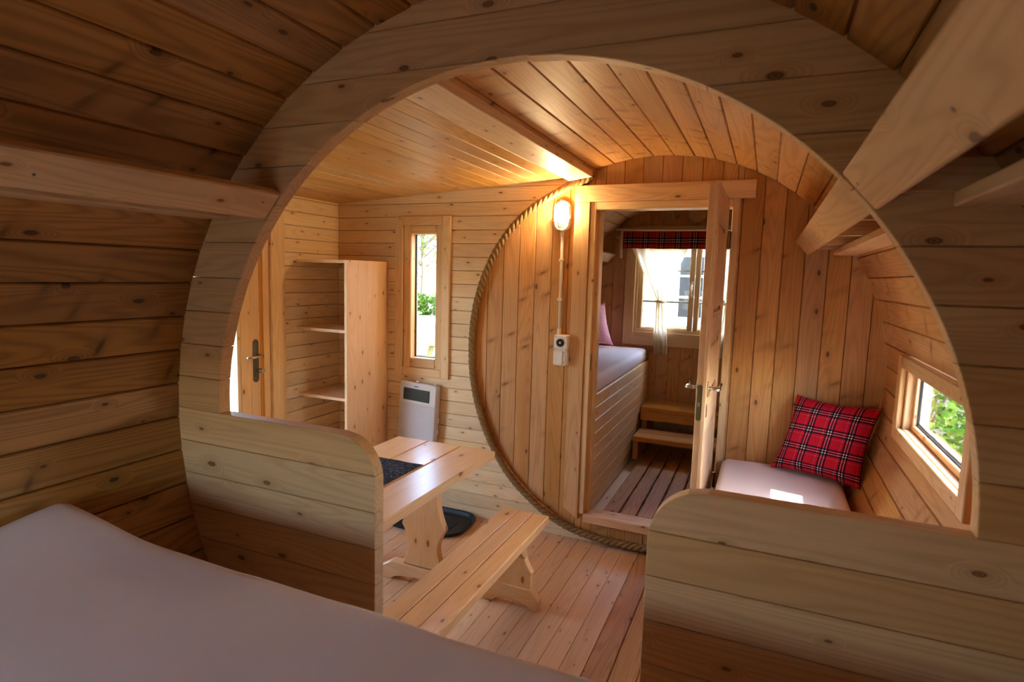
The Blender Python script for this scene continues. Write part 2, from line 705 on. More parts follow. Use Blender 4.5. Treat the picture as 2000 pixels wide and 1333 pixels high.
def stave_mesh(L, mat, ch=.0045):
    key = ('stave', round(L, 4), ch, mat.name)
    if key in MC:
        return MC[key]
    hi, ho = R0 * math.tan(STEP / 2), (R0 + TW) * math.tan(STEP / 2)
    g, dz = .0012, .018
    hm = (R0 + dz) * math.tan(STEP / 2)
    pr = [(-hi + ch * 1.1, 0), (hi - ch * 1.1, 0), (hi - g, ch), (hi - g, dz), (hm, dz), (ho, TW), (-ho, TW), (-hm, dz), (-hi + g, dz), (-hi + g, ch)]
    n = len(pr)
    v = [(-L / 2, w, t) for w, t in pr] + [(L / 2, w, t) for w, t in pr]
    f = [tuple(range(n)), tuple(range(n, 2 * n))[::-1]]
    for i in range(n):
        j = (i + 1) % n
        f.append((i, j, n + j, n + i))
    MC[key] = mesh('stave', v, f)
    return MC[key]


def stave(k, y0, y1, mat, parent, jit=.0015):
    a = PH + (k + .5) * STEP             # clockwise from the top
    rad = Vector((sin(a), 0, cos(a)))
    apo = R0 * cos(STEP / 2) + random.uniform(-jit, jit)
    c = Vector((0, (y0 + y1) / 2, ZC)) + rad * apo
    tan = rad.cross(Y)
    m = frame(c, Y, tan)
    if (m.to_3x3() @ Vector((0, 0, 1))).dot(rad) < 0:
        m = frame(c, Y, -tan)
    return put('plank', stave_mesh(y1 - y0, mat), mat, parent, m)


# near bedroom shell
wl_near = setting('wall_left', (-1.2, -1, .6), 'curved left wall of brown planks beside the near bed', 'wall')
cl_near = setting('ceiling', (0, -1, 2.4), 'dark curved plank ceiling over the near bed', 'ceiling')
wr_near = setting('wall_right', (1.2, -1, .6), 'curved right wall of brown planks beside the near bed', 'wall')
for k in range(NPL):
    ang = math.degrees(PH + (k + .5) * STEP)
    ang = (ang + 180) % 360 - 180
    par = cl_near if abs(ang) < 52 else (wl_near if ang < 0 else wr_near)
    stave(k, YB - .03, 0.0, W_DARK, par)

# living room barrel part: from the ceiling beam clockwise down to the floor
cl_liv = setting('ceiling', (0, 1, 2.4), 'honey coloured curved plank ceiling above the living area', 'ceiling')
wr_liv = setting('wall_right', (1.2, 1, .6), 'curved honey plank wall around the small right window', 'wall')
fl_bar = setting('floor', (.2, 1, 0), 'darker curved floor planks beside the pale floor', 'floor')
WY0, WY1 = .645, 1.60
for k in range(-10, 27):
    a = math.degrees(PH + (k + .5) * STEP)
    par = cl_liv if a < 55 else (wr_liv if a < 150 else fl_bar)
    if 80 < a < 98:
        stave(k, .043, WY0, W_HONEY, par)
        stave(k, WY1, YF + .01, W_HONEY, par)
    else:
        stave(k, .043, YF + .01, W_HONEY if a < 150 else W_DECK, par)

# far bedroom shell
cl_far = setting('ceiling', (0, 3.2, 2.4), 'brown curved plank ceiling of the bedroom beyond the inner door', 'ceiling')
wl_far = setting('wall_left', (-1.2, 3.2, .6), 'curved left wall of the bedroom beyond the inner door', 'wall')
wr_far = setting('wall_right', (1.2, 3.2, .6), 'curved right wall of the bedroom beyond the inner door', 'wall')
for k in range(NPL):
    ang = math.degrees(PH + (k + .5) * STEP)
    ang = (ang + 180) % 360 - 180
    par = cl_far if abs(ang) < 52 else (wl_far if ang < 0 else wr_far)
    stave(k, YF + .012, YE + .03, W_HONEY, par)  # lighter wood than the near bedroom, brightening this room by colour instead of light

# ------------------------------------------------------------------ arched partition at y = 0
RI, ZT, XH = 1.01, 1.222, .39
part = setting('wall_partition', (0, .02, .05), 'pale spruce partition with a round arched opening and two half-height sides', 'wall')
FP = frame((0, .043, 0), X, Z)           # normal points towards the camera


def edge_pts(fx, z0, z1, n=7):
    return [(fx(z0 + (z1 - z0) * i / n), z0 + (z1 - z0) * i / n) for i in range(n + 1)]


PITCHB = (ZC + RI - ZT) / 9
Ro = R0 + .02
GAP = .0009


def part_board(poly_l, both):
    prism('board', poly_l, .043, W_PALE, part, FP, .0018)
    if both:
        prism('board', [(-x, z) for x, z in poly_l], .043, W_PALE, part, FP, .0018)


def tongue(xa, xb, z):
    for sg in (1, -1):
        a, b = sorted((sg * xa, sg * xb))
        bar('tongue', a, b, .017, .026, z - .006, z + .006, W_PALE, part, axis=0, ch=.0005)


zs = [ZT + PITCHB * k for k in range(0, 12)]
for k in range(len(zs) - 1):
    z0, z1 = zs[k] + GAP, min(zs[k + 1], ZC + Ro - .002) - GAP
    if z1 - z0 < .01:
        continue
    outL = [(-x, z) for x, z in edge_pts(lambda z: circ_x(z, Ro), z0, z1)]
    if k >= 9:
        part_board(outL + [(-x, z) for x, z in reversed(outL)], False)
        if k > 9:
            bar('tongue', -circ_x(zs[k], R0) + .01, circ_x(zs[k], R0) - .01, .017, .026, zs[k] - .006, zs[k] + .006, W_PALE, part, axis=0, ch=.0005)
    else:
        inn = [(-x, z) for x, z in edge_pts(lambda z: circ_x(z, RI), z0, z1, 16 if k == 8 else 10)]
        part_board(outL + list(reversed(inn)), True)
        if k:
            tongue(circ_x(zs[k] + .006, R0) - .01, circ_x(zs[k] - .006, RI) + .005, zs[k])
RC = .13
z1 = ZT
k = 0


def xh(z):
    d = z - (ZT - RC)
    return -XH if d <= 0 else -(XH + RC - sqrt(max(0, RC * RC - d * d)))


while z1 > .06:
    z0 = max(z1 - PITCHB, .03)
    a, b = z0 + GAP, z1 - (GAP if k else 0)
    outL = [(-x, z) for x, z in edge_pts(lambda z: circ_x(z, Ro), a, b)]
    inn = edge_pts(xh, a, b, 14) if z1 > ZT - RC else [(-XH, a), (-XH, b)]
    part_board(outL + list(reversed(inn)), True)
    tongue(circ_x(z1, R0) - .01, (RI if k == 0 else XH + .06) + .005, z1)
    if k:
        tongue(XH + .07, XH + (.03 if k == 1 else .004), z1)
    z1 = z0
    k += 1

# ------------------------------------------------------------------ annex: ceiling, walls, floor
XL = -2.328
XA = -.50


def zc(x):
    return 2.186 + .064 * (x - XL)


ca = setting('ceiling', (-1.4, 1, 2.25), 'flat sloping plank ceiling of the side annex', 'ceiling')
nb = 19
bw = (XA - XL + .03) / nb
for i in range(nb):
    x = XL - .02 + (i + .5) * bw
    sl = Vector((1, 0, .064)).normalized()
    board('plank', (x, (YF + .05) / 2, zc(x) + .010), Y, sl, YF + .02, bw - .0025, .02, W_CEIL, ca, .003)

board('underlay', ((XL + XA) / 2, (YF + .05) / 2, zc((XL + XA) / 2) + .0255), Y, Vector((1, 0, .064)), YF + .04, XA - XL + .04, .010, W_CEIL, ca)

beam = setting('trim_1', (-.49, 1.1, 2.3), 'pale square ceiling beam between flat and curved ceiling', 'beam')
board('beam', (-.480, (YF + .05) / 2, 2.346), Y, Vector((1, 0, .14)), YF - .043, .146, .12, W_WALL, beam, .003)

# back wall of the annex: horizontal boards ending at the barrel's circle
wb = setting('wall_back', (-1.5, YF, .05), 'pale back wall of horizontal boards with the narrow window', 'wall')
FBK = frame((0, YF + .02, 0), X, Z)
WX0, WX1, WZ0, WZ1 = -1.745, -1.435, 1.035, 2.025
pb = .0905
z0 = .0
while z0 < 2.33:
    z1 = min(z0 + pb, 2.35)

    def xr(z):
        return -circ_x(z, R0 + .01) if abs(z - ZC) < R0 else -.12
    a, b = z0 + .0012, z1 - .0012
    right = [(min(x, -.25), z) for x, z in edge_pts(xr, a, b, 4)]
    xl = XL - .02
    if b <= WZ0 or a >= WZ1:
        prism('board', [(xl, a), ] + right + [(xl, b)], .02, W_WALL, wb, FBK, .003)
    else:
        prism('board', [(xl, a), (WX0, a), (WX0, b), (xl, b)], .02, W_WALL, wb, FBK, .003)
        prism('board', [(WX1, a)] + right + [(WX1, b)], .02, W_WALL, wb, FBK, .003)
        if a < WZ0 - .005:
            prism('board', [(WX0, a), (WX1, a), (WX1, WZ0), (WX0, WZ0)], .02, W_WALL, wb, FBK, .001)
        if b > WZ1 + .005:
            prism('board', [(WX0, WZ1), (WX1, WZ1), (WX1, b), (WX0, b)], .02, W_WALL, wb, FBK, .001)
    z0 = z1
UY0, UY1 = YF + .0305, YF + .0400
for a0, a1, b0, b1 in ((XL - .03, WX0, 0, 2.36), (WX1, -.415, 0, 2.36), (WX0, WX1, 0, WZ0), (WX0, WX1, WZ1, 2.36)):
    bar('underlay', a0, a1, UY0, UY1, b0, b1, W_DARK, wb, axis=0)

# left wall of the annex with the door opening
wla = setting('wall_left', (XL, 1.2, .05), 'pale left wall of horizontal boards beside the glazed door', 'wall')
DY0, DY1, DZ1 = .48, 1.50, 2.02
FL = frame((XL - .02, 0, 0), Y, Z)       # normal +x
z0 = .0
while z0 < 2.22:
    z1 = min(z0 + pb, 2.24)
    a, b = z0 + .0012, z1 - .0012
    if z0 >= DZ1:
        prism('board', [(.0, a), (YF + .02, a), (YF + .02, b), (.0, b)], .02, W_WALL, wla, FL, .003)
    else:
        prism('board', [(DY1, a), (YF + .02, a), (YF + .02, b), (DY1, b)], .02, W_WALL, wla, FL, .003)
        prism('board', [(.0, a), (DY0, a), (DY0, b), (.0, b)], .02, W_WALL, wla, FL, .003)
    z0 = z1
for a0, a1, b0, b1 in ((DY1, YF + .03, 0, 2.24), (0, DY0, 0, 2.24), (DY0, DY1, 2.0, 2.24)):
    bar('underlay', XL - .031, XL - .0205, a0, a1, b0, b1, W_DARK, wla, axis=1)

# near wall of the annex (behind the partition)
wfa = setting('wall_front', (-1.7, .03, .05), 'pale annex wall hidden behind the round partition', 'wall')
FFA = frame((0, .043, 0), X, Z)
z0 = 0
while z0 < 2.33:
    z1 = min(z0 + .18, 2.35)
    zm = max(min((z0 + z1) / 2, 2.35), .1)
    e = -min(circ_x(z0, Ro - .01), circ_x(z1, Ro - .01)) if z0 > .02 else -.2
    prism('board', [(XL - .02, z0), (min(e, -.25), z0), (min(e, -.25), z1), (XL - .02, z1)], .02, W_WALL, wfa, FFA)
    z0 = z1

fl = setting('floor', (-1.2, 1.1, 0), 'pale knotty plank floor of the living area', 'floor')
nf = 24
fw = (-.006 - (XL - .01)) / nf
for i in range(nf):
    x = -.006 - (i + .5) * fw
    board('floorboard', (x, 1.1, .002), Y, X, 2.18, fw - .0016, .02, W_FLOOR, fl, .0015)

bar('underlay', XL - .02, -.007, 0.02, 2.2, -.02, -.0085, W_DARK, fl)

# ------------------------------------------------------------------ far partition disc (vertical planks) with the door opening
OX0, OX1, OZ0, OZ1 = -.37, .40, .19, 2.107
wbk = setting('wall_back', (0, YF, .05), 'round end wall of vertical honey planks around the inner door', 'wall')
FV = frame((0, YF + .03, 0), Z, -X)      # l = z, w = -x, normal -y


def disc_planks(parent, fr, yside, mat, hole, pitch, x00, rad, T_=.02):
    hx0, hx1, hz0, hz1 = hole
    kk = int((-rad - x00) / pitch) - 1
    while True:
        a, b = x00 + kk * pitch, x00 + (kk + 1) * pitch
        kk += 1
        if a > rad:
            break
        a, b = max(a, -rad + .002), min(b, rad - .002)
        if b - a < .004:
            continue
        segs = [(a, b)]
        if a < hx0 < b:
            segs = [(a, hx0), (hx0, b)]
        if a < hx1 < b:
            segs = [(a, hx1), (hx1, b)]
        for s0, s1 in segs:
            if s1 - s0 < .004:
                continue
            top = [(ZC + sqrt(max(0, rad * rad - x * x)), x) for x in (s0, (2 * s0 + s1) / 3, (s0 + 2 * s1) / 3, s1)]
            bot = [(2 * ZC - z, x) for z, x in top]
            mid = (s0 + s1) / 2
            top = [(z, min(max(x, s0 + .0012), s1 - .0012)) for z, x in top]
            bot = [(z, min(max(x, s0 + .0012), s1 - .0012)) for z, x in bot]
            if hx0 < mid < hx1:
                pieces = [bot + [(hz0, s1), (hz0, s0)], [(hz1, s0), (hz1, s1)] + list(reversed(top))]
            else:
                pieces = [bot + list(reversed(top))]
            for pc in pieces:
                prism('plank', [(z, -x) for z, x in pc], T_, mat, parent, fr, .003)


disc_planks(wbk, FV, -1, W_HONEY, (OX0 - .02, OX1 + .02, OZ0 - .02, OZ1 + .02), .1105, .009, R0 + .005)

for a0, a1, b0, b1 in ((-.415, 1.2, OZ1 + .021, 2.40), (OX1 + .021, 1.22, 0, OZ1 + .02), (-.415, OX1 + .02, 0, OZ0 - .021)):
    bar('underlay', a0, a1, UY0, UY1, b0, b1, W_DARK, wbk, axis=2)

# end wall of the far bedroom, window hole
HW = (-.53, .54, 1.20, 2.06)
wend = setting('wall_end', (0, YE, .05), 'vertical plank end wall behind the curtained window', 'wall')
disc_planks(wend, frame((0, YE + .02, 0), Z, -X), -1, W_HONEY, HW, .1105, .03, R0 + .02)
for a0, a1, b0, b1 in ((-1.2, HW[0], .1, 2.3), (HW[1], 1.2, .1, 2.3), (HW[0], HW[1], 0, HW[2]), (HW[0], HW[1], HW[3], 2.42)):
    bar('underlay', a0, a1, YE + .0205, YE + .030, b0, b1, W_DARK, wend, axis=2)
# end wall behind the camera
wrear = setting('wall_rear', (0, YB, .05), 'vertical plank end wall of the near bedroom with a window', 'wall')
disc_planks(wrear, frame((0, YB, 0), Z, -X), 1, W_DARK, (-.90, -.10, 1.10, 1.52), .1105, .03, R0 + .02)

# ------------------------------------------------------------------ windows
def pane(name, x0, x1, y0, y1, z0, z1, parent):
    return bar(name, x0, x1, y0, y1, z0, z1, GLASS, parent, ch=.0003)


def ring4(name, a0, a1, b0, b1, wl, wr, wbm, wt, mk, parent, mat):
    """four frame pieces around an opening; mk(name, a0, a1, b0, b1) places one piece"""
    mk(name, a0, a0 + wl, b0, b1, mat, parent)
    mk(name, a1 - wr, a1, b0, b1, mat, parent)
    mk(name, a0 + wl, a1 - wr, b0, b0 + wbm, mat, parent)
    mk(name, a0 + wl, a1 - wr, b1 - wt, b1, mat, parent)


def in_xz(y0, y1, ch=.0015):
    return lambda n, a0, a1, b0, b1, m, p: bar(n, a0, a1, y0, y1, b0, b1, m, p, axis=2 if (b1 - b0) > (a1 - a0) else 0, ch=ch)


def in_yz(x0, x1, ch=.0015):
    return lambda n, a0, a1, b0, b1, m, p: bar(n, x0, x1, a0, a1, b0, b1, m, p, axis=2 if (b1 - b0) > (a1 - a0) else 1, ch=ch)


w1 = setting('window_1', (-1.59, YF, 1.0), 'narrow tall window in a pale wooden frame on the back wall', 'window')
ring4('casing', -1.815, -1.372, .965, 2.085, .062, .062, .062, .062, in_xz(YF - .02, YF, .003), w1, W_FRAME)
ring4('frame', -1.753, -1.434, 1.027, 2.023, .062, .058, .07, .06, in_xz(YF - .006, YF + .09, .006), w1, W_FRAME)
ring4('gasket', -1.695, -1.488, 1.092, 1.966, .012, .004, .010, .005, in_xz(YF + .052, YF + .064, .0005), w1, GASKET)
pane('pane', -1.69, -1.49, YF + .066, YF + .070, 1.095, 1.965, w1)

w2 = setting('window_2', (1.18, 1.15, 1.03), 'small landscape window in the curved right wall', 'window')
ring4('casing', .635, 1.672, 1.033, 1.402, .062, .07, .055, .052, in_yz(1.160, 1.182, .003), w2, W_PALE)
ring4('frame', .697, 1.602, 1.060, 1.402, .022, .022, .030, .03, in_yz(1.182, 1.275, .003), w2, W_PALE)
ring4('sash', .719, 1.580, 1.090, 1.372, .024, .024, .024, .024, in_yz(1.212, 1.245, .003), w2, W_PALE)
ring4('gasket', .741, 1.558, 1.112, 1.350, .006, .006, .007, .006, in_yz(1.226, 1.232, .0005), w2, GASKET)
ring4('bead', .745, 1.554, 1.117, 1.346, .008, .008, .010, .008, in_yz(1.234, 1.248, .0005), w2, ALU)
pane('pane', 1.232, 1.236, .745, 1.555, 1.116, 1.348, w2)

w3 = setting('window_3', (0, YE, 1.08), 'two-sash wooden window with glazing bars behind the curtain', 'window')
ring4('casing', -.62, .63, 1.08, 2.10, .092, .092, .126, .04, in_xz(YE - .022, YE, .003), w3, W_FRAME)
ring4('frame', -.53, .54, 1.204, 2.06, .028, .028, .03, .03, in_xz(YE - .004, YE + .09, .003), w3, W_FRAME)
for sx0, sx1 in ((-.502, .003), (.008, .512)):
    sash = put('sash', prism_mesh([(-.001, -.001), (.001, -.001), (.001, .001), (-.001, .001)], .001, .0001), W_FRAME, w3, T(sx0 + .01, YE + .03, 1.25))
    ring4('stile', sx0, sx1, 1.234, 2.03, .046, .046, .014, .05, in_xz(YE + .006, YE + .05, .004), sash, W_FRAME)
    ring4('gasket', sx0 + .044, sx1 - .044, 1.246, 1.982, .005, .005, .006, .005, in_xz(YE + .022, YE + .03, .0005), sash, GASKET)
    pane('pane', sx0 + .046, sx1 - .046, YE + .030, YE + .034, 1.25, 1.98, sash)
    for zz in (1.492, 1.778):
        bar('glazing_bar', sx0 + .046, sx1 - .046, YE + .022, YE + .042, zz - .009, zz + .009, ALU, sash)
hb = put('handle', tube_mesh([(-.012, YE - .004, 1.66), (-.012, YE - .03, 1.655), (-.012, YE - .034, 1.62), (-.010, YE - .03, 1.54)], .006, 8), CHROME, w3, smooth=True)
put('handle_plate', rbox_mesh(.022, .008, .07, .003), CHROME, w3, T(-.012, YE + .002, 1.655))

w4 = setting('window_4', (0, YB, 1.1), 'unseen guessed window in the end wall behind the viewer', 'window')  # guessed, out of view; set low and left to steer light onto bed and partition
ring4('casing', -.97, -.03, 1.03, 1.59, .075, .075, .075, .075, in_xz(YB, YB + .022, .003), w4, W_FRAME)
ring4('frame', -.90, -.10, 1.10, 1.52, .03, .03, .03, .03, in_xz(YB - .09, YB + .004, .003), w4, W_FRAME)
bar('mullion', -.53, -.47, YB - .07, YB, 1.13, 1.49, W_FRAME, w4)
pane('pane', -.87, -.53, YB - .034, YB - .030, 1.13, 1.49, w4)
pane('pane', -.47, -.13, YB - .034, YB - .030, 1.13, 1.49, w4)

# ------------------------------------------------------------------ exterior door in the annex
d1 = setting('door_1', (XL, .98, 0), 'glazed pine exterior door standing behind the arch on the left', 'door')
bar('casing', XL, XL + .02, 1.498, 1.615, .012, 2.10, W_FRAME, d1, ch=.003)
bar('casing', XL, XL + .02, .38, .49, .012, 2.10, W_FRAME, d1, ch=.003)
bar('casing', XL, XL + .02, .49, 1.498, 2.0, 2.10, W_FRAME, d1, ch=.003)
bar('jamb', XL - .09, XL - .002, 1.445, 1.499, .012, 2.02, W_PINE, d1, ch=.003)
bar('jamb', XL - .09, XL - .012, 1.422, 1.446, .012, 2.02, W_STEP, d1, ch=.003)
bar('jamb', XL - .09, XL - .002, .481, .53, .012, 2.02, W_PINE, d1, ch=.003)
bar('jamb', XL - .09, XL - .002, .53, 1.445, 1.99, 2.02, W_PINE, d1, ch=.003)
leaf1 = bar('stile', XL - .055, XL - .008, 1.345, 1.420, .02, 1.985, W_PINE, d1, ch=.003)
bar('stile', XL - .055, XL - .008, 1.270, 1.345, .02, 1.985, W_PINE, d1, ch=.0008)
bar('stile', XL - .055, XL - .008, .535, .66, .02, 1.985, W_PINE, d1, ch=.003)
bar('rail', XL - .055, XL - .008, .66, 1.270, .02, .24, W_PINE, d1, axis=1, ch=.003)
bar('rail', XL - .055, XL - .008, .66, 1.270, 1.86, 1.985, W_PINE, d1, axis=1, ch=.003)
bar('glazing_bead', XL - .05, XL - .012, 1.246, 1.270, .24, 1.86, W_WALL, d1, ch=.002)
bar('glazing_bead', XL - .05, XL - .012, .66, .684, .24, 1.86, W_WALL, d1, ch=.002)
bar('glazing_bar', XL - .045, XL - .02, 1.168, 1.192, .24, 1.86, W_WALL, d1, ch=.002)
pane('pane', XL - .034, XL - .030, .684, 1.168, .24, 1.86, d1)
pane('pane', XL - .034, XL - .030, 1.192, 1.246, .24, 1.86, d1)
hp = put('handle_plate', prism_mesh(rrect(.275, .046, .022), .006, .001), STEEL_DARK, d1, frame((XL - .009, 1.382, 1.113), Z, -Y))
put('lever', tube_mesh([(XL, 1.392, 1.148), (XL + .04, 1.392, 1.148), (XL + .05, 1.385, 1.148), (XL + .052, 1.36, 1.147), (XL + .052, 1.262, 1.147)], .0095, 10), CHROME, d1, smooth=True)
put('lock_knob', tube_mesh([(XL - .004, 1.392, 1.052), (XL + .018, 1.392, 1.052), (XL + .019, 1.392, 1.052), (XL + .045, 1.392, 1.052)], [.010, .010, .016, .016], 14), CHROME, d1)
for zz in (1.24, 1.225, .99, 1.005):
    put('screw', lathe_mesh([(.003, 0), (.003, .0012), (.001, .0016)], 8), CHROME, hp, frame((XL - .003, 1.382 + (.009 if zz in (1.24, .99) else -.009), zz), Y, Z))

# ------------------------------------------------------------------ inner door frame and open leaf
tr = setting('trim_2', (0, YF, .2), 'pale door surround of lintel, post and lining around the inner doorway', 'door frame')
bar('lintel', -.505, .517, YF - .022, YF + .012, 2.154, 2.252, W_PALE, tr, ch=.003)
prism('post', [(.215, .504), (.150, .408), (2.153, .408), (2.153, .504)], .034, W_PALE, tr, frame((0, YF + .012, 0), Z, -X), .003)
bar('jamb', -.407, -.370, YF - .012, YF + .11, .19, 2.153, W_FRAME, tr, ch=.003)
bar('jamb_stop', -.372, -.350, YF + .035, YF + .11, .19, 2.107, W_FRAME, tr, ch=.003)
bar('head', -.370, .402, YF - .012, YF + .11, 2.107, 2.153, W_FRAME, tr, ch=.003)
bar('jamb', .402, .440, YF - .012, YF + .11, .19, 2.153, W_FRAME, tr, ch=.003)
bar('sill', -.372, .44, YF - .024, YF + .11, .140, .192, W_PALE, tr, ch=.003)
put('strike_plate', rbox_mesh(.006, .022, .105, .002), BRONZE, tr, T(-.372, YF + .012, 1.17))
for zz in (1.925, .55):
    put('hinge', tube_mesh([(.398, YF - .014, zz - .045), (.398, YF - .014, zz + .045)], .007, 8), BRONZE, tr)

d2 = setting('door_2', (.367, 1.76, .21), 'panelled pine inner door standing open towards the viewer', 'door')
LX0, LX1, LY0, LY1, LZ0, LZ1 = .346, .388, 1.385, 2.132, .215, 2.118
bar('stile', LX0, LX1, LY0, LY0 + .105, LZ0, LZ1, W_PINK, d2, ch=.002)
bar('stile', LX0, LX1, LY1 - .105, LY1, LZ0, LZ1, W_PINK, d2, ch=.002)
rails = [(LZ1 - .13, LZ1), (1.43, 1.53), (.99, 1.13), (LZ0, .44)]
for a, b in rails:
    bar('rail', LX0, LX1, LY0 + .105, LY1 - .105, a, b, W_PINK, d2, axis=1, ch=.002)
for i in range(3):
    a, b = rails[i + 1][1], rails[i][0]
    ya, yb = LY0 + .105, LY1 - .105
    board('panel', ((LX0 + LX1) / 2, (ya + yb) / 2, (a + b) / 2), Z, Y, b - a, yb - ya, .016, W_PINK, d2, .001)
    board('panel_field', ((LX0 + LX1) / 2, (ya + yb) / 2, (a + b) / 2), Z, Y, b - a - .07, yb - ya - .07, .038, W_PINK, d2, .012)
    for s in (LX0 + .006, LX1 - .006):
        ring4('moulding', ya, yb, a, b, .018, .018, .018, .018, in_yz(s - .005, s + .005, .004), d2, W_PINK)
bar('rebate_lip', LX1 - .014, LX1 + .002, LY0 - .012, LY0, LZ0, LZ1 + .014, W_PINK, d2, ch=.002)
bar('rebate_lip', LX1 - .014, LX1 + .002, LY0, LY1, LZ1, LZ1 + .014, W_PINK, d2, ch=.002)
lp = put('lock_plate', prism_mesh(rrect(.165, .022, .010), .003, .0008), BRONZE, d2, frame((.3615, LY0 + .0005, 1.148), Z, -X))
put('latch', rbox_mesh(.012, .012, .022, .002), CHROME, lp, T(.3615, LY0 - .004, 1.142))
for s, xf in ((1, LX1), (-1, LX0)):
    put('rosette', rbox_mesh(.006, .028, .07, .0028), CHROME, d2, T(xf + s * .003, 1.435, 1.205))
    put('lever', tube_mesh([(xf + s * .002, 1.435, 1.21), (xf + s * .040, 1.435, 1.208), (xf + s * .050, 1.44, 1.206), (xf + s * .052, 1.47, 1.204), (xf + s * .050, 1.52, 1.206), (xf + s * .054, 1.545, 1.216)], [.009, .009, .009, .008, .007, .006], 10), CHROME, d2, smooth=True)
    put('key_rosette', rbox_mesh(.005, .024, .06, .0022), CHROME, d2, T(xf + s * .0025, 1.435, 1.105))

# ------------------------------------------------------------------ rope around the disc
rp = [(-.415, 2.315), (-.45, 2.29), (-.58, 2.24), (-.72, 2.169), (-.83, 2.095), (-.925, 2.005), (-1.0, 1.91), (-1.066, 1.800), (-1.125, 1.665), (-1.172, 1.508), (-1.196, 1.35),
      (-1.202, 1.2), (-1.195, 1.05), (-1.172, .915), (-1.135, .78), (-1.086, .655), (-1.015, .52), (-.933, .400), (-.85, .31), (-.76, .235), (-.635, .150), (-.503, .090), (-.37, .056),
      (-.227, .040), (-.10, .037), (.02, .040), (.14, .055), (.26, .085)]
rope = root('rope', (-.5, YF - .02, .04), 'thick twisted hemp rope curving around the round plank wall', 'rope')


def catmull(P, n):
    out = []
    for i in range(len(P) - 1):
        p0, p1, p2, p3 = P[max(i - 1, 0)], P[i], P[i + 1], P[min(i + 2, len(P) - 1)]
        for j in range(n):
            t = j / n
            out.append(tuple(.5 * ((2 * b) + (-a + c) * t + (2 * a - 5 * b + 4 * c - d) * t * t + (-a + 3 * b - 3 * c + d) * t ** 3) for a, b, c, d in zip(p0, p1, p2, p3)))
    out.append(P[-1])
    return out


cp = [Vector((.608 + (x - .608) * .994, YF - .021, 1.7 + (z - 1.7) * .994)) for x, z in catmull(rp, 16)]
for s in range(3):
    pts, acc = [], 0
    for i, p in enumerate(cp):
        if i:
            acc += (p - cp[i - 1]).length
        t = (cp[min(i + 1, len(cp) - 1)] - cp[max(i - 1, 0)]).normalized()
        u = t.cross(Y).normalized()
        a = acc / .115 * 2 * pi + s * 2 * pi / 3
        pts.append(p + u * (cos(a) * .0115) + Y * (sin(a) * .0115))
    put('strand', tube_mesh(pts, .0125, 8), ROPE, rope, smooth=True)
for i in range(14):
    d_ = Vector((random.uniform(.3, 1), random.uniform(-.6, .2), random.uniform(-.6, .8))).normalized()
    b_ = cp[0] + Vector((random.uniform(-.012, .004), random.uniform(-.014, .010), random.uniform(-.016, .016)))
    put('frayed_fibre', tube_mesh([b_, b_ + d_ * .012, b_ + d_ * .022 + Vector((0, 0, -.004))], [.0016, .0012, .0006], 5), ROPE, rope)

# ------------------------------------------------------------------ wall lamp, conduit, switch and socket
LXc, LZc, LY = -.582, 2.072, YF + .006
lamp = root('wall_lamp', (LXc, LY, LZc), 'lit oval caged bulkhead lamp beside the inner door', 'lamp')


def stadium(w, h, n=10):
    r = w / 2
    s = h / 2 - r
    return [(r * cos(pi * i / n), s + r * sin(pi * i / n)) for i in range(n + 1)] + [(r * cos(pi + pi * i / n), -s + r * sin(pi + pi * i / n)) for i in range(n + 1)]


put('base', prism_mesh(stadium(.100, .190), .028, .006), WHITE_PLASTIC, lamp, frame((LXc, LY, LZc), X, Z))
put('collar', prism_mesh(stadium(.092, .182), .012, .003), WHITE_PLASTIC, lamp, frame((LXc, LY - .026, LZc), X, Z))


def capsule_mesh(rx, h, depth, n=20, rings=7):
    v, f = [], []
    base = stadium(2 * rx, h, n)
    m = len(base)
    for k in range(rings):
        a = (pi / 2) * k / rings
        s = cos(a) ** .75
        for (x, z) in base:
            v.append((x * s, (h / 2 * s - rx * s) * (1 if z > 0 else -1) + (z - (h / 2 - rx) * (1 if z > 0 else -1)) * s if abs(z) >= 0 else 0, depth * sin(a)))
    for k in range(rings - 1):
        for i in range(m):
            j = (i + 1) % m
            f.append((k * m + i, k * m + j, (k + 1) * m + j, (k + 1) * m + i))
    f.append(tuple(range((rings - 1) * m, rings * m)))
    return mesh('capsule', v, f)


put('glass_dome', capsule_mesh(.042, .172, .062), GLASS, lamp, frame((LXc, LY - .036, LZc), X, Z), smooth=True)
t = NT('lamp_glow')
em = t.n('ShaderNodeEmission')
em.inputs[0].default_value = (1.0, .70, .36, 1)
em.inputs[1].default_value = 220.0
t.l(em.outputs[0], t.out.inputs[0])
BULB = t.m
put('bulb', lathe_mesh([(.004, -.052), (.012, -.048), (.014, -.02), (.024, .006), (.029, .026), (.025, .046), (.012, .056), (.002, .058)], 14), BULB, lamp, T(LXc, LY - .062, LZc + .012), smooth=True)
put('bulb_socket', lathe_mesh([(.017, -.088), (.018, -.06), (.015, -.048)], 14), WHITE_PLASTIC, lamp, T(LXc, LY - .062, LZc + .010))
for dx in (-.030, 0, .030):
    hgt = .098 - (.010 if dx else 0)
    pts = []
    for i in range(17):
        a = pi * i / 16
        pts.append((LXc + dx, LY - .034 - .072 * sin(a) ** .6 * (1 if dx == 0 else .88), LZc + hgt * cos(a)))
    put('cage_wire', tube_mesh(pts, .0022, 6), CHROME, lamp, smooth=True)
for dz in (-.045, .0, .045):
    pts = [(LXc + .048 * cos(pi * i / 12), LY - .036 - .070 * sin(pi * i / 12) ** .7, LZc + dz) for i in range(13)]
    put('cage_wire', tube_mesh(pts, .0022, 6), CHROME, lamp, smooth=True)
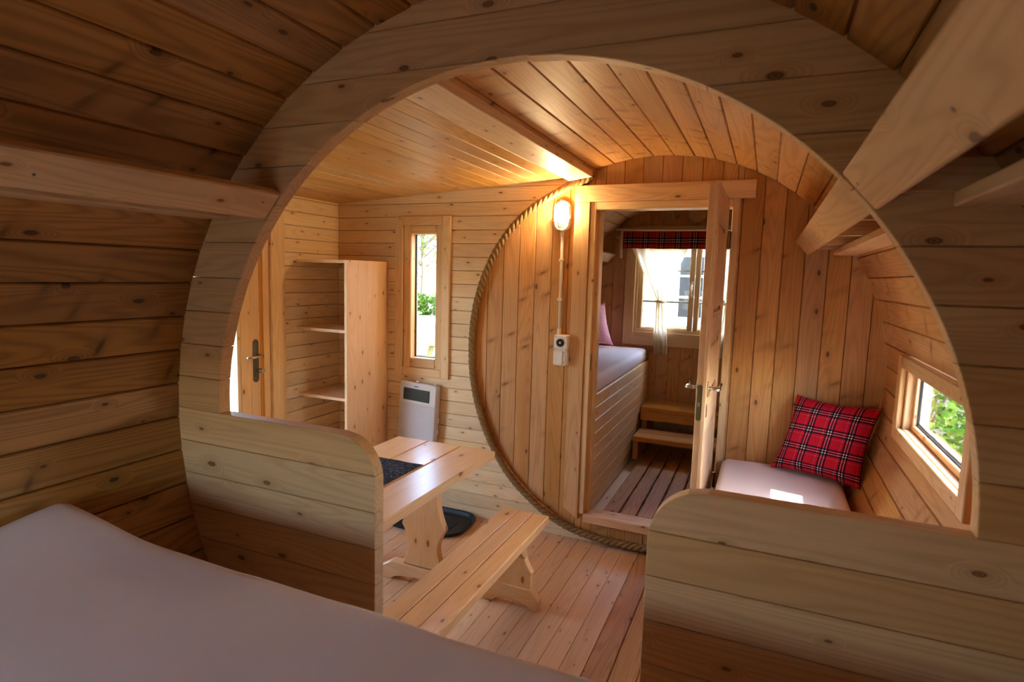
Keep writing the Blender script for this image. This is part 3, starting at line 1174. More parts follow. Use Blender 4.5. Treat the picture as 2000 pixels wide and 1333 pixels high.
for sx in (-1, 1):
    put('clamp', rbox_mesh(.012, .02, .022, .002), CHROME, lamp, T(LXc + sx * .054, LY - .03, LZc - .012))
put('cable_gland', tube_mesh([(LXc, LY - .014, LZc - .098), (LXc, LY - .014, LZc - .125)], [.013, .011], 10), CONDUIT, lamp)

cond = root('cable_conduit', (-.577, YF, 1.36), 'thin white cable conduit running down from lamp to switch', 'conduit')
put('pipe', tube_mesh([(-.582, LY - .014, 1.955), (-.580, LY - .014, 1.65), (-.578, LY - .014, 1.345)], .010, 10), CONDUIT, cond, smooth=True)
for zz in (1.80, 1.555):
    put('clip', rbox_mesh(.034, .028, .018, .004), CONDUIT, cond, T(-.581, LY - .012, zz))
put('pipe_joint', tube_mesh([(-.578, LY - .014, 1.372), (-.578, LY - .014, 1.335)], .0145, 10), CONDUIT, cond)

BX, BYc = -.548, LY - .036
sw = root('light_switch', (BX, LY, 1.24), 'white surface switch box with round black rotary knob', 'switch')
bx1 = put('box', rbox_mesh(.090, .072, .094, .008), WHITE_PLASTIC, sw, T(BX, BYc, 1.289))
kn = put('knob', lathe_mesh([(.025, 0), (.025, .006), (.020, .009), (.008, .009), (.006, .004)], 24), BLACK_PLASTIC, sw, frame((BX - .002, BYc - .036, 1.289), X, Z))
put('knob_centre', lathe_mesh([(.006, 0), (.006, .006), (.003, .007)], 16), WHITE_PLASTIC, kn, frame((BX - .002, BYc - .038, 1.289), X, Z))
for dx in (-.036, .036):
    for dz in (-.038, .038):
        put('screw', lathe_mesh([(.0035, 0), (.0035, .0012)], 10), STEEL_DARK, bx1, frame((BX + dx, BYc - .036, 1.289 + dz), X, Z))
so = root('power_socket', (BX, LY, 1.14), 'white surface power socket with hinged flap below the switch', 'socket')
bx2 = put('box', rbox_mesh(.092, .066, .098, .008), WHITE_PLASTIC, so, T(BX - .002, BYc + .003, 1.192))
put('flap', rbox_mesh(.058, .010, .082, .004), WHITE_PLASTIC, so, T(BX - .014, BYc - .032, 1.192))
put('flap_rim', tube_mesh([(BX + .012 + .022 * sin(pi * i / 10), BYc - .0305, 1.192 + .040 * cos(pi * i / 10)) for i in range(11)], .0014, 6), STEEL_DARK, so)
for dx in (-.040, .036):
    for dz in (-.040, .040):
        put('screw', lathe_mesh([(.0035, 0), (.0035, .0012)], 10), STEEL_DARK, bx2, frame((BX + dx, BYc - .030, 1.192 + dz), X, Z))

# ------------------------------------------------------------------ heater on the back wall
HM = T(-1.592, YF - .034, .722) @ Matrix.Rotation(radians(3.2), 4, 'Y')
he = root('fan_heater', (-1.592, YF - .034, .722), 'white ribbed wall heater with black grille, hung slightly askew', 'heater')
put('back_shell', rbox_mesh(.290, .058, .405, .016), GREY_PLASTIC, he, HM @ T(.006, 0, 0))
put('front_plate', prism_mesh(rrect(.296, .412, .022), .012, .003), HEATER_FRONT, he, HM @ frame((0, -.026, 0), X, Z))
v, f = [], []
nr = 34
for i in range(nr * 2 + 1):
    z = -.196 + .255 * i / (nr * 2)
    yy = 0 if i % 2 == 0 else -.0028
    v += [(-.138, yy, z), (.138, yy, z)]
for i in range(nr * 2):
    f.append((2 * i, 2 * i + 1, 2 * i + 3, 2 * i + 2))
rib = put('ribbed_surface', mesh('ribs', v, f), HEATER_FRONT, he, HM @ T(0, -.0385, 0))
gri = put('grille', rbox_mesh(.212, .006, .085, .002), BLACK_PLASTIC, he, HM @ T(-.008, -.038, .122))
for i in range(7):
    put('grille_slat', rbox_mesh(.206, .005, .0035, .001, 1), BLACK_PLASTIC, gri, HM @ T(-.008, -.042, .089 + i * .011))
put('maker_mark', rbox_mesh(.032, .002, .006, .0008, 1), BLACK_PLASTIC, he, HM @ T(-.012, -.0385, .182))
for dz in (-.045, -.125):
    put('control_knob', rbox_mesh(.008, .022, .034, .003), WHITE_PLASTIC, he, HM @ T(.154, .004, dz))
for dx in (-.035, .112):
    put('wall_clip', rbox_mesh(.020, .012, .008, .002), CHROME, he, HM @ T(dx, .016, .206))

# ------------------------------------------------------------------ shelf unit in the annex corner
su = root('shelf_unit', (-2.1, 1.94, 0), 'open pine corner shelf unit with a solid side panel', 'shelf unit')
ys = [1.715, 1.83, 1.945, 2.055, YF - .002]
for i in range(4):
    bar('side_panel_board', -1.908, -1.888, ys[i], ys[i + 1], .012, 1.768, W_PINK, su, ch=.0004)
for zz in (1.767, 1.307, .848, .39):
    for j in range(3):
        y0_, y1_ = 1.735 + j * .1425, 1.735 + (j + 1) * .1425
        bar('shelf_board', XL + .001, -1.909, y0_, y1_, zz - .02, zz, W_PINK, su, axis=0, ch=.0004)
    bar('cleat', XL + .001, XL + .02, 1.79, YF - .005, zz - .048, zz - .0205, W_FRAME, su)
    bar('cleat', -1.927, -1.909, 1.79, YF - .005, zz - .048, zz - .0205, W_FRAME, su)

# ------------------------------------------------------------------ table and benches
def trestle(parent, xc, y0, th, prof, foot_half, foot_h, mat):
    """upright with a curved silhouette on a bridged foot beam, both in the x-z plane"""
    fr = frame((xc, y0 + th, 0), Z, -X)
    poly = [(z, -w) for z, w in prof] + [(z, w) for z, w in reversed(prof)]
    prism('leg', poly, th, mat, parent, fr, .003)
    ft = [(-foot_half, .013), (-foot_half * .70, .013), (-foot_half * .62, .030), (-foot_half * .45, .043), (-foot_half * .2, .050), (foot_half * .2, .050), (foot_half * .45, .043),
          (foot_half * .62, .030), (foot_half * .70, .013), (foot_half, .013), (foot_half, foot_h * .55), (foot_half * .70, foot_h), (-foot_half * .70, foot_h), (-foot_half, foot_h * .55)]
    prism('foot', ft, th + .012, mat, parent, frame((xc, y0 + th + .006, 0), X, Z), .003)


def smooth_prof(P, n=5):
    return catmull(P, n)


bench_prof = smooth_prof([(.405, .088), (.34, .066), (.28, .068), (.235, .088), (.205, .108)]) + [(.19, .103), (.12, .103)]
bench_prof = bench_prof[::-1]
table_prof = smooth_prof([(.705, .100), (.60, .086), (.50, .088), (.42, .104), (.350, .132)], 4) + smooth_prof([(.340, .130), (.31, .112), (.25, .092), (.19, .098), (.12, .125)], 4)
table_prof = table_prof[::-1]


def bench(name, x0, x1, y0, y1, label):
    b = root(name, ((x0 + x1) / 2, (y0 + y1) / 2, .012), label, 'bench', group='benches at the pine table')
    w = (x1 - x0) / 3
    for i in range(3):
        bar('seat_plank', x0 + i * w + .001, x0 + (i + 1) * w - .001, y0, y1, .405, .45, W_PINE, b, ch=.005)
    xc = (x0 + x1) / 2
    for yy in (y1 - .175, y0 + .135):
        trestle(b, xc, yy, .04, bench_prof, .150, .122, W_PINE)
        s = -1 if yy > (y0 + y1) / 2 else 1
        yb_ = yy if s < 0 else yy + .04
        prism('brace', [(yb_, .405), (yb_, .285), (yb_ + s * .015, .285), (yb_ + s * .12, .39), (yb_ + s * .12, .405)], .03, W_PALE, b, frame((xc + .048, 0, 0), Y, Z), .001)
    bar('batten', xc - .015, xc + .015, y0 + .19, y1 - .19, .375, .404, W_PINE, b)
    return b


bench('bench', -.618, -.356, .10, 1.447, 'pine bench with three-plank seat in front of the table')
bench('bench', -1.640, -1.380, .10, 1.447, 'pine bench mostly hidden on the far side of the table')

tb = root('dining_table', (-.99, .78, .012), 'lacquered pine trestle table behind the half-height partition', 'table')
tw = (1.303 - .678) / 3
for i in range(3):
    bar('top_plank', -1.303 + i * tw + .0015, -1.303 + (i + 1) * tw - .0015, .10, 1.450, .703, .75, W_PINE, tb, ch=.005)
for yy in (1.225, .27):
    trestle(tb, -.99, yy, .045, table_prof, .285, .115, W_PINE)
bar('stretcher', -1.005, -.975, .315, 1.225, .63, .702, W_PINE, tb)
for s, yb_ in ((-1, 1.225), (1, .315)):
    prism('brace', [(yb_, .703), (yb_, .58), (yb_ + s * .012, .58), (yb_ + s * .12, .69), (yb_ + s * .12, .703)], .03, W_PALE, tb, frame((-.90, 0, 0), Y, Z), .001)

# woven runner
v, f = [], []
nx, ny = 16, 28
rx0, rx1, ry0, ry1 = -1.215, -.893, .22, 1.062
for j in range(ny + 1):
    for i in range(nx + 1):
        x = rx0 + (rx1 - rx0) * i / nx
        y = ry0 + (ry1 - ry0) * j / ny
        v.append((x + .003 * noise.noise((x * 9, y * 9, 1)), y + .004 * noise.noise((x * 9, y * 9, 4)), .7535 + .0018 * (noise.noise((x * 14, y * 14, 0)) + .8)))
for j in range(ny):
    for i in range(nx):
        a = j * (nx + 1) + i
        f.append((a, a + 1, a + nx + 2, a + nx + 1))
run = root('table_runner', (-1.05, .64, .752), 'black and white woven runner on the pine table', 'table runner')
rm = put('woven_cloth', mesh('runner', v, f), RUNNER, run)
so_ = rm.modifiers.new('solid', 'SOLIDIFY')
so_.thickness = .003
EDGE = plain('ochre_thread', (186, 142, 60), .9, nscale=300, namt=.5)
edge = []
for j in range(60):
    y = ry0 + (ry1 - ry0) * j / 59
    edge.append((rx1 + .002 + .0015 * (j % 2), y, .7535))
put('edge_binding', tube_mesh(edge, .0018, 5), EDGE, run)

# boot tray
tray = root('boot_tray', (-1.38, 1.955, .012), 'black plastic boot tray on the floor under the table', 'tray')
ol = rrect(.60, .40, .15, 8)


def loft(rings):
    v, f = [], []
    n = len(rings[0])
    for rg in rings:
        v += rg
    for k in range(len(rings) - 1):
        for i in range(n):
            j = (i + 1) % n
            f.append((k * n + i, k * n + j, (k + 1) * n + j, (k + 1) * n + i))
    f.append(tuple(range((len(rings) - 1) * n, len(rings) * n)))
    f.append(tuple(range(n))[::-1])
    return mesh('loft', v, f)


def scl(P, k, z):
    return [(x * k, y * (1 - (1 - k) * 1.45), z) for x, y in P]


put('tray_body', loft([scl(ol, .93, .002), scl(ol, .985, .030), scl(ol, 1.0, .034), scl(ol, .985, .036), scl(ol, .96, .032), scl(ol, .92, .010), scl(ol, .5, .009)]), RUBBER, tray, T(-1.38, 1.955, .012))
for kk in (.86, .60):
    put('raised_rib', tube_mesh([(x * kk, y * (1 - (1 - kk) * 1.1), .010) for x, y in ol], .004, 6, closed=True), RUBBER, tray, T(-1.38, 1.955, .012), smooth=True)

# ------------------------------------------------------------------ mattresses and bed boxes
def mattress_mesh(x0, x1, y0, y1, zt, zb, r=.045, rc=.07, hf=None):
    cx, cy = (x0 + x1) / 2, (y0 + y1) / 2
    W, H = x1 - x0, y1 - y0

    def outline(d):
        rr = max(rc - d, .004)
        w, h = W - 2 * d, H - 2 * d
        pts = []
        nc, nsx, nsy = 6, 44, 34
        C = ((w / 2 - rr, h / 2 - rr, 0), (-w / 2 + rr, h / 2 - rr, 90), (-w / 2 + rr, -h / 2 + rr, 180), (w / 2 - rr, -h / 2 + rr, 270))
        for q in range(4):
            ax, ay, a0 = C[q]
            arc = [(ax + rr * cos(radians(a0 + 90 * i / nc)), ay + rr * sin(radians(a0 + 90 * i / nc))) for i in range(nc + 1)]
            pts += arc
            bx, by, b0 = C[(q + 1) % 4]
            nxt = (bx + rr * cos(radians(b0)), by + rr * sin(radians(b0)))
            ns = nsx if q in (0, 2) else nsy
            for i in range(1, ns):
                t_ = i / ns
                pts.append((arc[-1][0] + (nxt[0] - arc[-1][0]) * t_, arc[-1][1] + (nxt[1] - arc[-1][1]) * t_))
        return [(cx + a, cy + b) for a, b in pts]
    hf = hf or (lambda x, y: 0.0)
    rings = []
    o0 = outline(0)
    rings.append([(x, y, zb) for x, y in outline(.012)])
    rings.append([(x, y, zb + .012) for x, y in o0])
    rings.append([(x, y, zt - r + hf(x, y) * .5) for x, y in o0])
    for i in range(1, 6):
        a = pi / 2 * i / 5
        d = r * (1 - cos(a))
        rings.append([(x, y, zt - r + r * sin(a) + hf(x, y)) for x, y in outline(d)])
    m = min(W, H) / 2
    for d in (.06, .09, .13, .18, .24, .31, .39, .48, .58, .68, .78, .9):
        if d < m - .02:
            rings.append([(x, y, zt + hf(x, y)) for x, y in outline(d)])
    return loft(rings)


def hf_near(x, y):
    c = Vector((x + 1.165, y + .38)).length
    h = .052 * math.exp(-(c / .26) ** 2) - .004 * (1 + noise.noise((x * 2.2, y * 2.2, 3.1)))
    if y > -.6:
        h += .005 * noise.noise((x * 5, 0, 9.3))
    return h


nbm = tag(put('mattress', mattress_mesh(-1.165, 1.165, YB + .03, -.38, 1.0, .89, .04, .05, hf_near), SHEET, None, smooth=True), 'large white sheeted mattress filling the foreground', 'mattress')
nbx = root('bed', (0, -1.2, .1), 'wooden bed base under the large foreground mattress', 'bed')
for i in range(6):
    z_ = .20 + i * .11
    xx = circ_x(z_) - .01
    bar('front_board', -xx, xx, -.415, -.395, z_, z_ + .108, W_PALE, nbx)
for i in range(8):
    y_ = YB + .05 + i * .2
    bar('slat', -1.12, 1.12, y_, y_ + .18, .87, .889, W_PALE, nbx, axis=0)

far_m = tag(put('mattress', mattress_mesh(-1.13, -.375, YF + .10, YE - .03, 1.055, .945, .04, .05, lambda x, y: .006 * noise.noise((x * 4, y * 4, 0))), SHEET, None, smooth=True),
            'white sheeted mattress on the boarded bed beyond the inner door', 'mattress')
fb = root('bed', (-.7, 3.1, .15), 'boarded bed box beyond the inner door', 'bed')
for i in range(9):
    z_ = .155 + i * .0875
    bar('side_board', -.385, -.365, YF + .09, YE - .012, z_, z_ + .0865, W_FRAME, fb, ch=.003)
for i in range(9):
    y_ = YF + .10 + i * .21
    bar('slat', -1.13, -.386, y_, y_ + .19, .922, .943, W_PALE, fb, axis=0)

seat_m = tag(put('mattress', mattress_mesh(.440, 1.030, .07, YF - .025, .70, .595, .035, .05, lambda x, y: .004 * noise.noise((x * 4, y * 4, 5))), SHEET, None, smooth=True),
             'white bench mattress under the small right window', 'mattress')
sb = root('storage_bench', (.7, 1.1, .1), 'boarded bench base under the white seat mattress', 'bench')
for i in range(5):
    z_ = .085 + i * .0975
    bar('front_board', .462, .482, .06, YF - .01, z_, z_ + .0965, W_HONEY, sb)
for i in range(5):
    x_ = .484 + i * .108
    bar('top_board', x_, x_ + .106, .06, YF - .01, .573, .593, W_HONEY, sb)

# ------------------------------------------------------------------ cushions
def cushion_mesh(c00, c10, c11, c01, th, n=36, wr=.012, seed=0, pinch=.10):
    c00, c10, c11, c01 = map(Vector, (c00, c10, c11, c01))
    nrm = (c10 - c00).cross(c01 - c00).normalized()
    v, f, uv = [], [], []
    for side in (1, -1):
        for j in range(n + 1):
            for i in range(n + 1):
                u, w = i / n, j / n
                uu, ww = 2 * u - 1, 2 * w - 1
                # edges drawn in between the corners
                pu = uu * (1 - pinch * (1 - ww * ww) * abs(uu) ** 3)
                pw = ww * (1 - pinch * (1 - uu * uu) * abs(ww) ** 3)
                a, b = (pu + 1) / 2, (pw + 1) / 2
                p = (c00 * (1 - a) + c10 * a) * (1 - b) + (c01 * (1 - a) + c11 * a) * b
                t_ = th * ((1 - uu ** 4) * (1 - ww ** 4)) ** .62
                t_ += wr * noise.noise((u * 4 + seed, w * 5, side * 2.0)) * (1 - uu ** 6) * (1 - ww ** 6)
                v.append(tuple(p + nrm * side * (t_ / 2 + .002)))
                uv.append((u, w))
    m = (n + 1) ** 2
    for s in range(2):
        for j in range(n):
            for i in range(n):
                a = s * m + j * (n + 1) + i
                q = (a, a + 1, a + n + 2, a + n + 1)
                f.append(q if s == 0 else q[::-1])
    bnd = [i for i in range(n)] + [n + j * (n + 1) for j in range(n)] + [n * (n + 1) + n - i for i in range(n)] + [(n - j) * (n + 1) for j in range(n)]
    for k in range(len(bnd)):
        a, b = bnd[k], bnd[(k + 1) % len(bnd)]
        f.append((a, m + a, m + b, b))
    me = bpy.data.meshes.new('cushion')
    me.from_pydata(v, [], f)
    ul = me.uv_layers.new(name='UVMap')
    for lp_ in me.loops:
        ul.data[lp_.index].uv = uv[lp_.vertex_index]
    return me


def around(pts):
    c = sum((Vector(p) for p in pts), Vector()) / len(pts)
    return c, [Vector(p) - c for p in pts]


c, q = around([(.692, 2.035, .708), (1.090, 1.86, .708), (1.172, 1.985, 1.095), (.797, 2.110, 1.105)])
tag(put('cushion', cushion_mesh(*q, .13, seed=3, wr=.016), PLAID, None, T(*c), smooth=True), 'red tartan cushion leaning in the corner of the bench', 'cushion')
c, q = around([(-1.08, 3.78, 1.075), (-.665, 3.98, 1.075), (-.79, 4.09, 1.47), (-1.10, 3.93, 1.42)])
tag(put('pillow', cushion_mesh(*q, .12, seed=8), GINGHAM, None, T(*c), smooth=True), 'pink and white checked pillow on the bed beyond the door', 'pillow')

# ------------------------------------------------------------------ overhead shelves
def shelf(side, y0, y1, joists, label):
    s = root('wall_shelf', (side * .87, (y0 + y1) / 2, 1.85), label, 'shelf')
    cx, cz = .7585, 1.8805
    tdir = Vector((.662 * side, 0, -.749))
    rad = Vector((side * .749, 0, .662))
    cc = Vector((side * cx, (y0 + y1) / 2, cz)) + rad * .0145
    board('front_board', cc, Y, tdir, y1 - y0, .098, .028, W_PALE, s, .004)
    for yy, off in ((y1 - .045, -.012), (y1 - .62, .008), (y1 - 1.25, -.010)):
        put('screw', lathe_mesh([(.0035, 0), (.0035, .001), (.0015, .0016)], 8), STEEL_DARK, s, frame(Vector((side * cx, yy, cz)) + tdir * off - rad * .0003, tdir * side, Y))
    xa, xb = sorted((side * .907, side * 1.012))
    bar('back_board', xa, xb, y0 + .015, y1 - .03, 1.846, 1.874, W_PALE, s, ch=.003)
    for yj in joists:
        xa, xb = sorted((side * .79, side * .985))
        bar('joist', xa, xb, yj - .011, yj + .011, 1.8745, 1.935, W_PALE, s, ch=.002)
    return s


shelf(-1, YB + .02, -.001, (-.014, -.62, -1.22, -1.82), 'slatted shelf rail high on the left above the foreground bed')
shelf(1, YB + .02, -.001, (-.014, -.62, -1.22, -1.82), 'slatted shelf rail high on the right above the foreground bed')
shelf(1, .045, 2.12, (.058, .52, 1.12, 1.68, 2.10), 'slatted shelf rail above the red cushion bench')
shelf(-1, YF + .05, YE - .02, (YF + .1, 2.9, 3.6, 4.1), 'slatted shelf rail above the bed beyond the inner door')

# ------------------------------------------------------------------ far bedroom: floor, duckboard, steps, curtains
ff = setting('floor', (0, 3.2, .13), 'bare boards of the bedroom floor under the duckboard', 'floor')
for i in range(10):
    x = -.95 + i * .21
    bar('floorboard', x - .105, x + .105, YF + .04, YE, .118, .138, W_WALL, ff)
db = root('duckboard', (0, 3.0, .14), 'slatted wooden duckboard on the floor beyond the inner door', 'duckboard')
for a, b in ((-.273, -.176), (-.164, -.067), (-.055, .043), (.055, .152), (.165, .262)):
    bar('slat', a, b, YF + .115, 3.98, .168, .190, W_DECK, db, ch=.004)
for yy in (2.32, 2.62, 2.92, 3.22, 3.52, 3.9):
    bar('batten', -.26, .255, yy - .02, yy + .02, .139, .1675, W_DECK, db)
st = root('bed_steps', (0, 3.8, .19), 'two oiled wooden steps leading up to the bed', 'steps')
for j in range(2):
    bar('tread_board', -.335, .36, 3.44 + j * .155, 3.592 + j * .155, .350, .392, W_STEP, st, axis=0, ch=.003)
for j in range(2):
    bar('tread_board', -.345, .36, 3.79 + j * .18, 3.968 + j * .18, .530, .572, W_STEP, st, axis=0, ch=.003)
bar('riser', -.345, .36, 3.79, 3.81, .455, .5295, W_STEP, st, ch=.002)
bar('side_support', -.335, -.295, 3.46, 3.74, .191, .3495, W_STEP, st)
bar('side_support', .32, .36, 3.46, 3.74, .191, .3495, W_STEP, st)
bar('side_support', -.338, -.295, 3.83, 4.14, .139, .5295, W_STEP, st, axis=2)
bar('side_support', .32, .36, 3.83, 4.14, .139, .5295, W_STEP, st, axis=2)

pel = root('curtain_pelmet', (0, YE - .05, 2.14), 'wooden pelmet rail above the tartan valance', 'curtain rail')
bar('rail', -.712, .72, YE - .125, YE - .022, 2.136, 2.150, W_FRAME, pel, ch=.002)
bar('fascia', -.652, .66, YE - .07, YE - .03, 2.150, 2.178, W_FRAME, pel, ch=.002)
for xx in (-.665, .672):
    bar('bracket', xx - .008, xx + .008, YE - .095, YE - .03, 1.885, 2.1355, W_FRAME, pel, axis=2, ch=.002)
    put('peg', tube_mesh([(xx - .03, YE - .024, 2.07), (xx - .03, YE - .075, 2.075)], [.012, .016], 10), W_FRAME, pel)


def cloth(name, fn, nu, nv, mat, parent, uvs=True):
    v, f, uv = [], [], []
    for j in range(nv + 1):
        for i in range(nu + 1):
            v.append(fn(i / nu, j / nv))
            uv.append((i / nu, j / nv))
    for j in range(nv):
        for i in range(nu):
            a = j * (nu + 1) + i
            f.append((a, a + 1, a + nu + 2, a + nu + 1))
    me = bpy.data.meshes.new(name)
    me.from_pydata(v, [], f)
    ul = me.uv_layers.new(name='UVMap')
    for lp_ in me.loops:
        ul.data[lp_.index].uv = uv[lp_.vertex_index]
    return put(name, me, mat, parent, smooth=True)


val = cloth('valance', lambda u, w: (-.643 + 1.293 * u, YE - .098 + .008 * sin(u * 62) * (1 - .5 * w) + .008 * noise.noise((u * 14, w * 2, 0)), 1.972 + .006 * noise.noise((u * 9, 0, 5)) + .150 * w),
            140, 8, VALANCE, None)
tag(val, 'red tartan valance hanging above the window', 'valance')
vsm = val.modifiers.new('solid', 'SOLIDIFY')
vsm.thickness = .003


def curtain(side, label):
    x0, x1, xt = (-.60, -.030, -.283) if side < 0 else (.62, .05, .30)
    cu = root('curtain', (xt, YE - .05, 1.01), label, 'curtain', group='tied curtains')

    def fn(u, w):
        z = 2.05 - 1.04 * w
        tie = (2.05 - 1.495) / 1.04
        if w < tie:
            k = w / tie
            half = 1 - k
            e = .055 + (1 - .055) * (half ** .95)
            xa, xb = xt + (x0 - xt) * e, xt + (x1 - xt) * e
            zz = z - .01 * sin(pi * u)
        else:
            k = (w - tie) / (1 - tie)
            xc = xt + .030 * k * (1 if side < 0 else -1)
            hw = .034 + .030 * min(1, k * 1.6)
            xa, xb = (xc - hw, xc + hw) if side < 0 else (xc + hw, xc - hw)
            e = .16 + .25 * k
            zz = z
        amp = .010 + .024 * (1 - abs(w - tie)) * (1 - min(1, e) * .6)
        return (xa + (xb - xa) * u, YE - .052 + amp * sin(u * 26 + 2 * sin(u * 5)) + .004 * noise.noise((u * 7, w * 5, 2)), zz)
    dr = cloth('drape', fn, 90, 46, CURTAIN, cu)
    pts = [(xt + .040 * cos(2 * pi * i / 14), YE - .052 + .036 * sin(2 * pi * i / 14), 1.495 + .004 * sin(4 * pi * i / 14)) for i in range(14)]
    put('tieback', tube_mesh(pts, .012, 8, closed=True), CURTAIN, dr, smooth=True)


curtain(-1, 'cream curtain tied at the middle in the bedroom window')
curtain(1, 'cream curtain half hidden behind the open inner door')

vent = tag(put('wall_vent', lathe_mesh([(.086, 0), (.088, .012), (.082, .030), (.066, .042), (.035, .050), (.004, .052)], 28), W_CEIL, None, frame((0.0, YE - .001, 2.295), X, Z), smooth=True),
           'round turned wooden vent knob above the tartan valance', 'vent')

# ------------------------------------------------------------------ outdoors
GZ = -.38
gr = bpy.data.meshes.new('ground')
gv, gf = [], []
ng = 40
for j in range(ng + 1):
    for i in range(ng + 1):
        x, y = -60 + 100 * i / ng, -40 + 110 * j / ng
        gv.append((x, y, GZ + .12 * noise.noise((x * .12, y * .12, 0)) - .06))
for j in range(ng):
    for i in range(ng):
        a = j * (ng + 1) + i
        gf.append((a, a + 1, a + ng + 2, a + ng + 1))
tag(put('ground', mesh('ground', gv, gf), GROUND), 'sunlit grass and gravel ground outside the windows', 'ground', kind='structure')


SOIL = plain('leaf_litter', (92, 76, 54), .95, nscale=9, namt=.9, bstr=.5)
sv, sf = [], []
for j in range(31):
    for i in range(16):
        x, y = 1.7 + 8 * i / 15, -4 + 20 * j / 30
        sv.append((x, y, GZ + .03 + .10 * noise.noise((x * .5, y * .5, 4)) + .04 * (x - 1.7) * min(1, (x - 1.7))))
for j in range(30):
    for i in range(15):
        a = j * 16 + i
        sf.append((a, a + 1, a + 17, a + 16))
tag(put('ground', mesh('soil', sv, sf), SOIL), 'dark soil bank with fallen leaves outside the right window', 'ground', kind='structure')


def leaves_mesh(n, fn, size, seed):
    rnd = random.Random(seed)
    v, f = [], []
    for _ in range(n):
        p = Vector(fn(rnd))
        d = Vector((rnd.uniform(-1, 1), rnd.uniform(-1, 1), rnd.uniform(-.6, .8))).normalized()
        s = d.cross(Vector((rnd.uniform(-1, 1), rnd.uniform(-1, 1), rnd.uniform(-1, 1)))).normalized()
        L = size * rnd.uniform(.6, 1.3)
        b = len(v)
        v += [tuple(p), tuple(p + d * L * .5 + s * L * .32), tuple(p + d * L), tuple(p + d * L * .5 - s * L * .32)]
        f.append((b, b + 1, b + 2, b + 3))
    me = bpy.data.meshes.new('leaves')
    me.from_pydata(v, [], f)
    return me


def shrub(x, y, h, r, n, mat, seed, label):
    e = root('shrub', (x, y, GZ), label, 'shrub', group='shrubs outside the right window')
    rnd = random.Random(seed)

    def fn(q):
        a, k = q.uniform(0, 2 * pi), sqrt(q.random())
        zz = q.random()
        rr = r * k * (.55 + .9 * zz * (1.25 - zz))
        return (x + rr * cos(a), y + rr * sin(a), GZ + .05 + h * zz * (1 - .35 * k))
    put('foliage', leaves_mesh(n, fn, .10, seed), mat, e)['kind'] = 'stuff'
    for i in range(4):
        a = rnd.uniform(0, 2 * pi)
        put('stem', tube_mesh([(x, y, GZ - .05), (x + .25 * r * cos(a), y + .25 * r * sin(a), GZ + h * .5), (x + .5 * r * cos(a + .3), y + .5 * r * sin(a + .3), GZ + h * .9)], [.018, .012, .005], 6), BARK, e)


sh = [(2.9, 3.1, 1.5, .7, LEAF), (2.6, 4.8, 1.3, .7, LEAF2), (3.3, 6.2, 1.5, .9, LEAF), (2.5, 7.4, 1.2, .8, LEAF2), (4.2, 8.4, 1.8, 1.1, LEAF), (4.4, 4.4, 2.0, 1.0, LEAF2), (4.6, 10.6, 1.7, 1.2, LEAF), (5.2, 6.6, 2.3, 1.2, LEAF)]
names = ['leafy shrub nearest the small right window', 'yellow-green shrub second from the small right window', 'dark green shrub in the middle of the right window view', 'low yellow-green shrub far down the window view',
         'tall dark shrub farthest right behind the small window', 'tall yellow-green shrub behind the nearest one', 'large dark shrub at the end of the window view', 'tallest dark shrub behind the others outside the window']
for i, (x, y, h, r, m) in enumerate(sh):
    shrub(x, y, h, r, 900, m, 20 + i, names[i])

# picnic table on the lawn
pt = root('picnic_table', (-5.25, 8.0, GZ), 'weathered picnic table on the lawn outside the narrow window', 'picnic table')
PT = wood('weathered_wood', (134, 122, 78), (96, 84, 52), rough=.8, var=.08, knots=.3)
for i in range(5):
    bar('top_plank', -6.2, -4.3, 7.65 + i * .145, 7.79 + i * .145, .395, .436, PT, pt)
for yy in (7.35, 8.45):
    for j in range(2):
        bar('seat_plank', -6.2, -4.3, yy + j * .14, yy + j * .14 + .135, .04, .08, PT, pt)
for xx in (-5.9, -5.0):
    board('leg', (xx, 7.72, .0), Vector((0, .42, .82)), X, .96, .09, .045, PT, pt)
    board('leg', (xx, 8.30, .0), Vector((0, -.42, .82)), X, .96, .09, .045, PT, pt)
    bar('cross_bar', xx + .05, xx + .095, 7.33, 8.72, -.06, .03, PT, pt)
    bar('cross_bar', xx + .05, xx + .095, 7.66, 8.36, .34, .394, PT, pt)

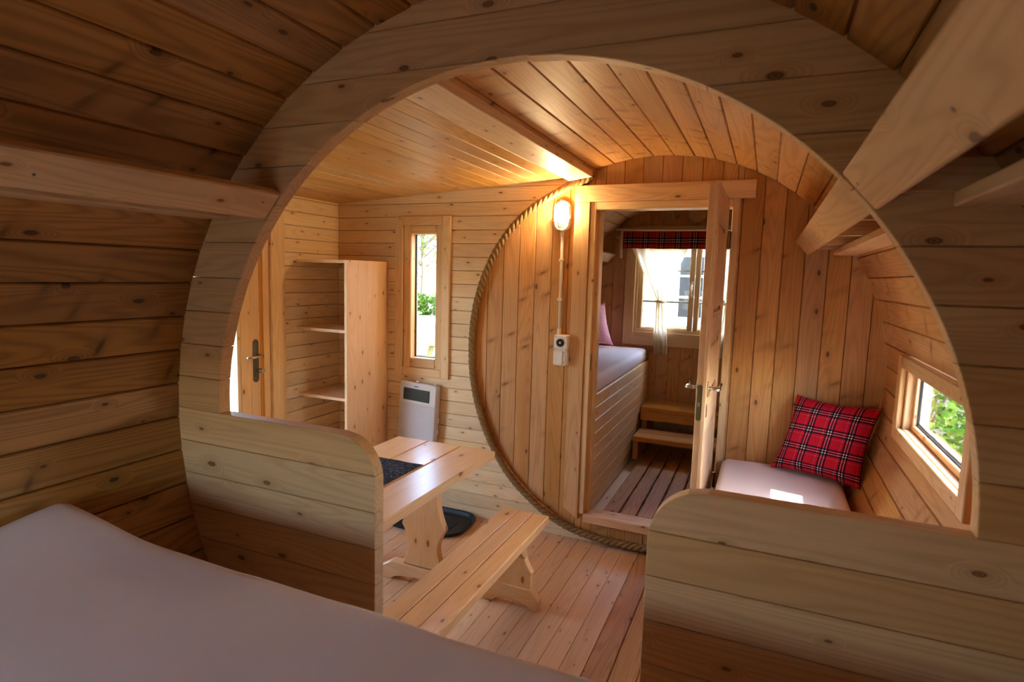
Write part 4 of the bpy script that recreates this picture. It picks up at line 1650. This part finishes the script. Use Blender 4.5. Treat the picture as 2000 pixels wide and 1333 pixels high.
# hedge, tree and shed far off
hg = tag(put('hedge', leaves_mesh(5000, lambda q: (q.uniform(-22, -9), 24 + q.uniform(-.6, .6), GZ - .2 + q.uniform(0, 1) * 1.15), .22, 5), LEAF), 'low clipped hedge far off behind the picnic table', 'hedge', kind='stuff')
trr = root('tree', (-17.2, 27, GZ), 'budding tree with bare branches beyond the hedge', 'tree')
rt = random.Random(4)
trk = put('trunk', tube_mesh([(-17.2, 27, GZ - .3), (-17.1, 27, 1.6), (-17.3, 27.1, 3.6), (-17.2, 27, 6.2)], [.22, .17, .12, .05], 8), BARK, trr)
tips = []
for i in range(34):
    z_ = rt.uniform(1.2, 5.6)
    a = rt.uniform(0, 2 * pi)
    L = rt.uniform(1.4, 3.0)
    p0 = Vector((-17.2, 27, z_))
    p1 = p0 + Vector((cos(a) * L * .5, sin(a) * L * .5, L * .35))
    p2 = p0 + Vector((cos(a + .2) * L, sin(a + .2) * L, L * .55))
    put('branch', tube_mesh([p0, p1, p2], [.06, .035, .012], 5), BARK, trk)
    tips += [p1, p2, (p1 + p2) / 2]


def tipfn(q):
    p = q.choice(tips)
    return (p.x + q.gauss(0, .4), p.y + q.gauss(0, .4), p.z + q.gauss(0, .35))


put('foliage', leaves_mesh(2600, tipfn, .16, 12), LEAF2, trr)['kind'] = 'stuff'

# neighbouring cabin beyond the far bedroom window
CABW = wood('cabin_boards', (214, 180, 128), (170, 128, 80), rough=.6, var=.08, knots=.5)
CY = 9.4
KC = (CY + 1.343) / (7.6 + 1.343)


def kx(x):
    return .608 + (x - .608) * KC


def kz(z):
    return 1.7 + (z - 1.7) * KC


cb = root('cabin', (-.5, CY, GZ), 'neighbouring wooden cabin seen through the bedroom window', 'cabin')
for i in range(26):
    x = -3.6 + i * .25
    if kx(-.60) < x + .125 < kx(.44):
        bar('wall_board', x, x + .245, CY, CY + .04, GZ, kz(1.12), CABW, cb)
        bar('wall_board', x, x + .245, CY, CY + .04, kz(2.05), 2.5, CABW, cb)
    else:
        bar('wall_board', x, x + .245, CY, CY + .04, GZ, 2.5, CABW, cb)
ring4('window_frame', kx(-.66), kx(.50), kz(1.06), kz(2.10), .08, .08, .10, .08, in_xz(CY - .04, CY, .004), cb, WHITE_PAINT)
bar('window_sill', kx(-.72), kx(.56), CY - .12, CY - .03, kz(1.02), kz(1.06), WHITE_PAINT, cb)
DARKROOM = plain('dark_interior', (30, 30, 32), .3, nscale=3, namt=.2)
for zz in (1.15, 1.46, 1.77):
    for xx in (-.585, -.22, .145):
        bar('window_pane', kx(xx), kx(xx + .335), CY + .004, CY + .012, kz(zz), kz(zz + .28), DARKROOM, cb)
        if xx > -.5:
            bar('glazing_bar', kx(xx - .03), kx(xx), CY - .025, CY + .003, kz(1.15), kz(2.03), WHITE_PAINT, cb)
    if zz > 1.2:
        bar('glazing_bar', kx(-.59), kx(.43), CY - .025, CY + .003, kz(zz - .03), kz(zz), WHITE_PAINT, cb)
bar('roof_fascia', -3.7, 2.9, CY - .15, CY, 2.5, 2.62, WHITE_PAINT, cb)
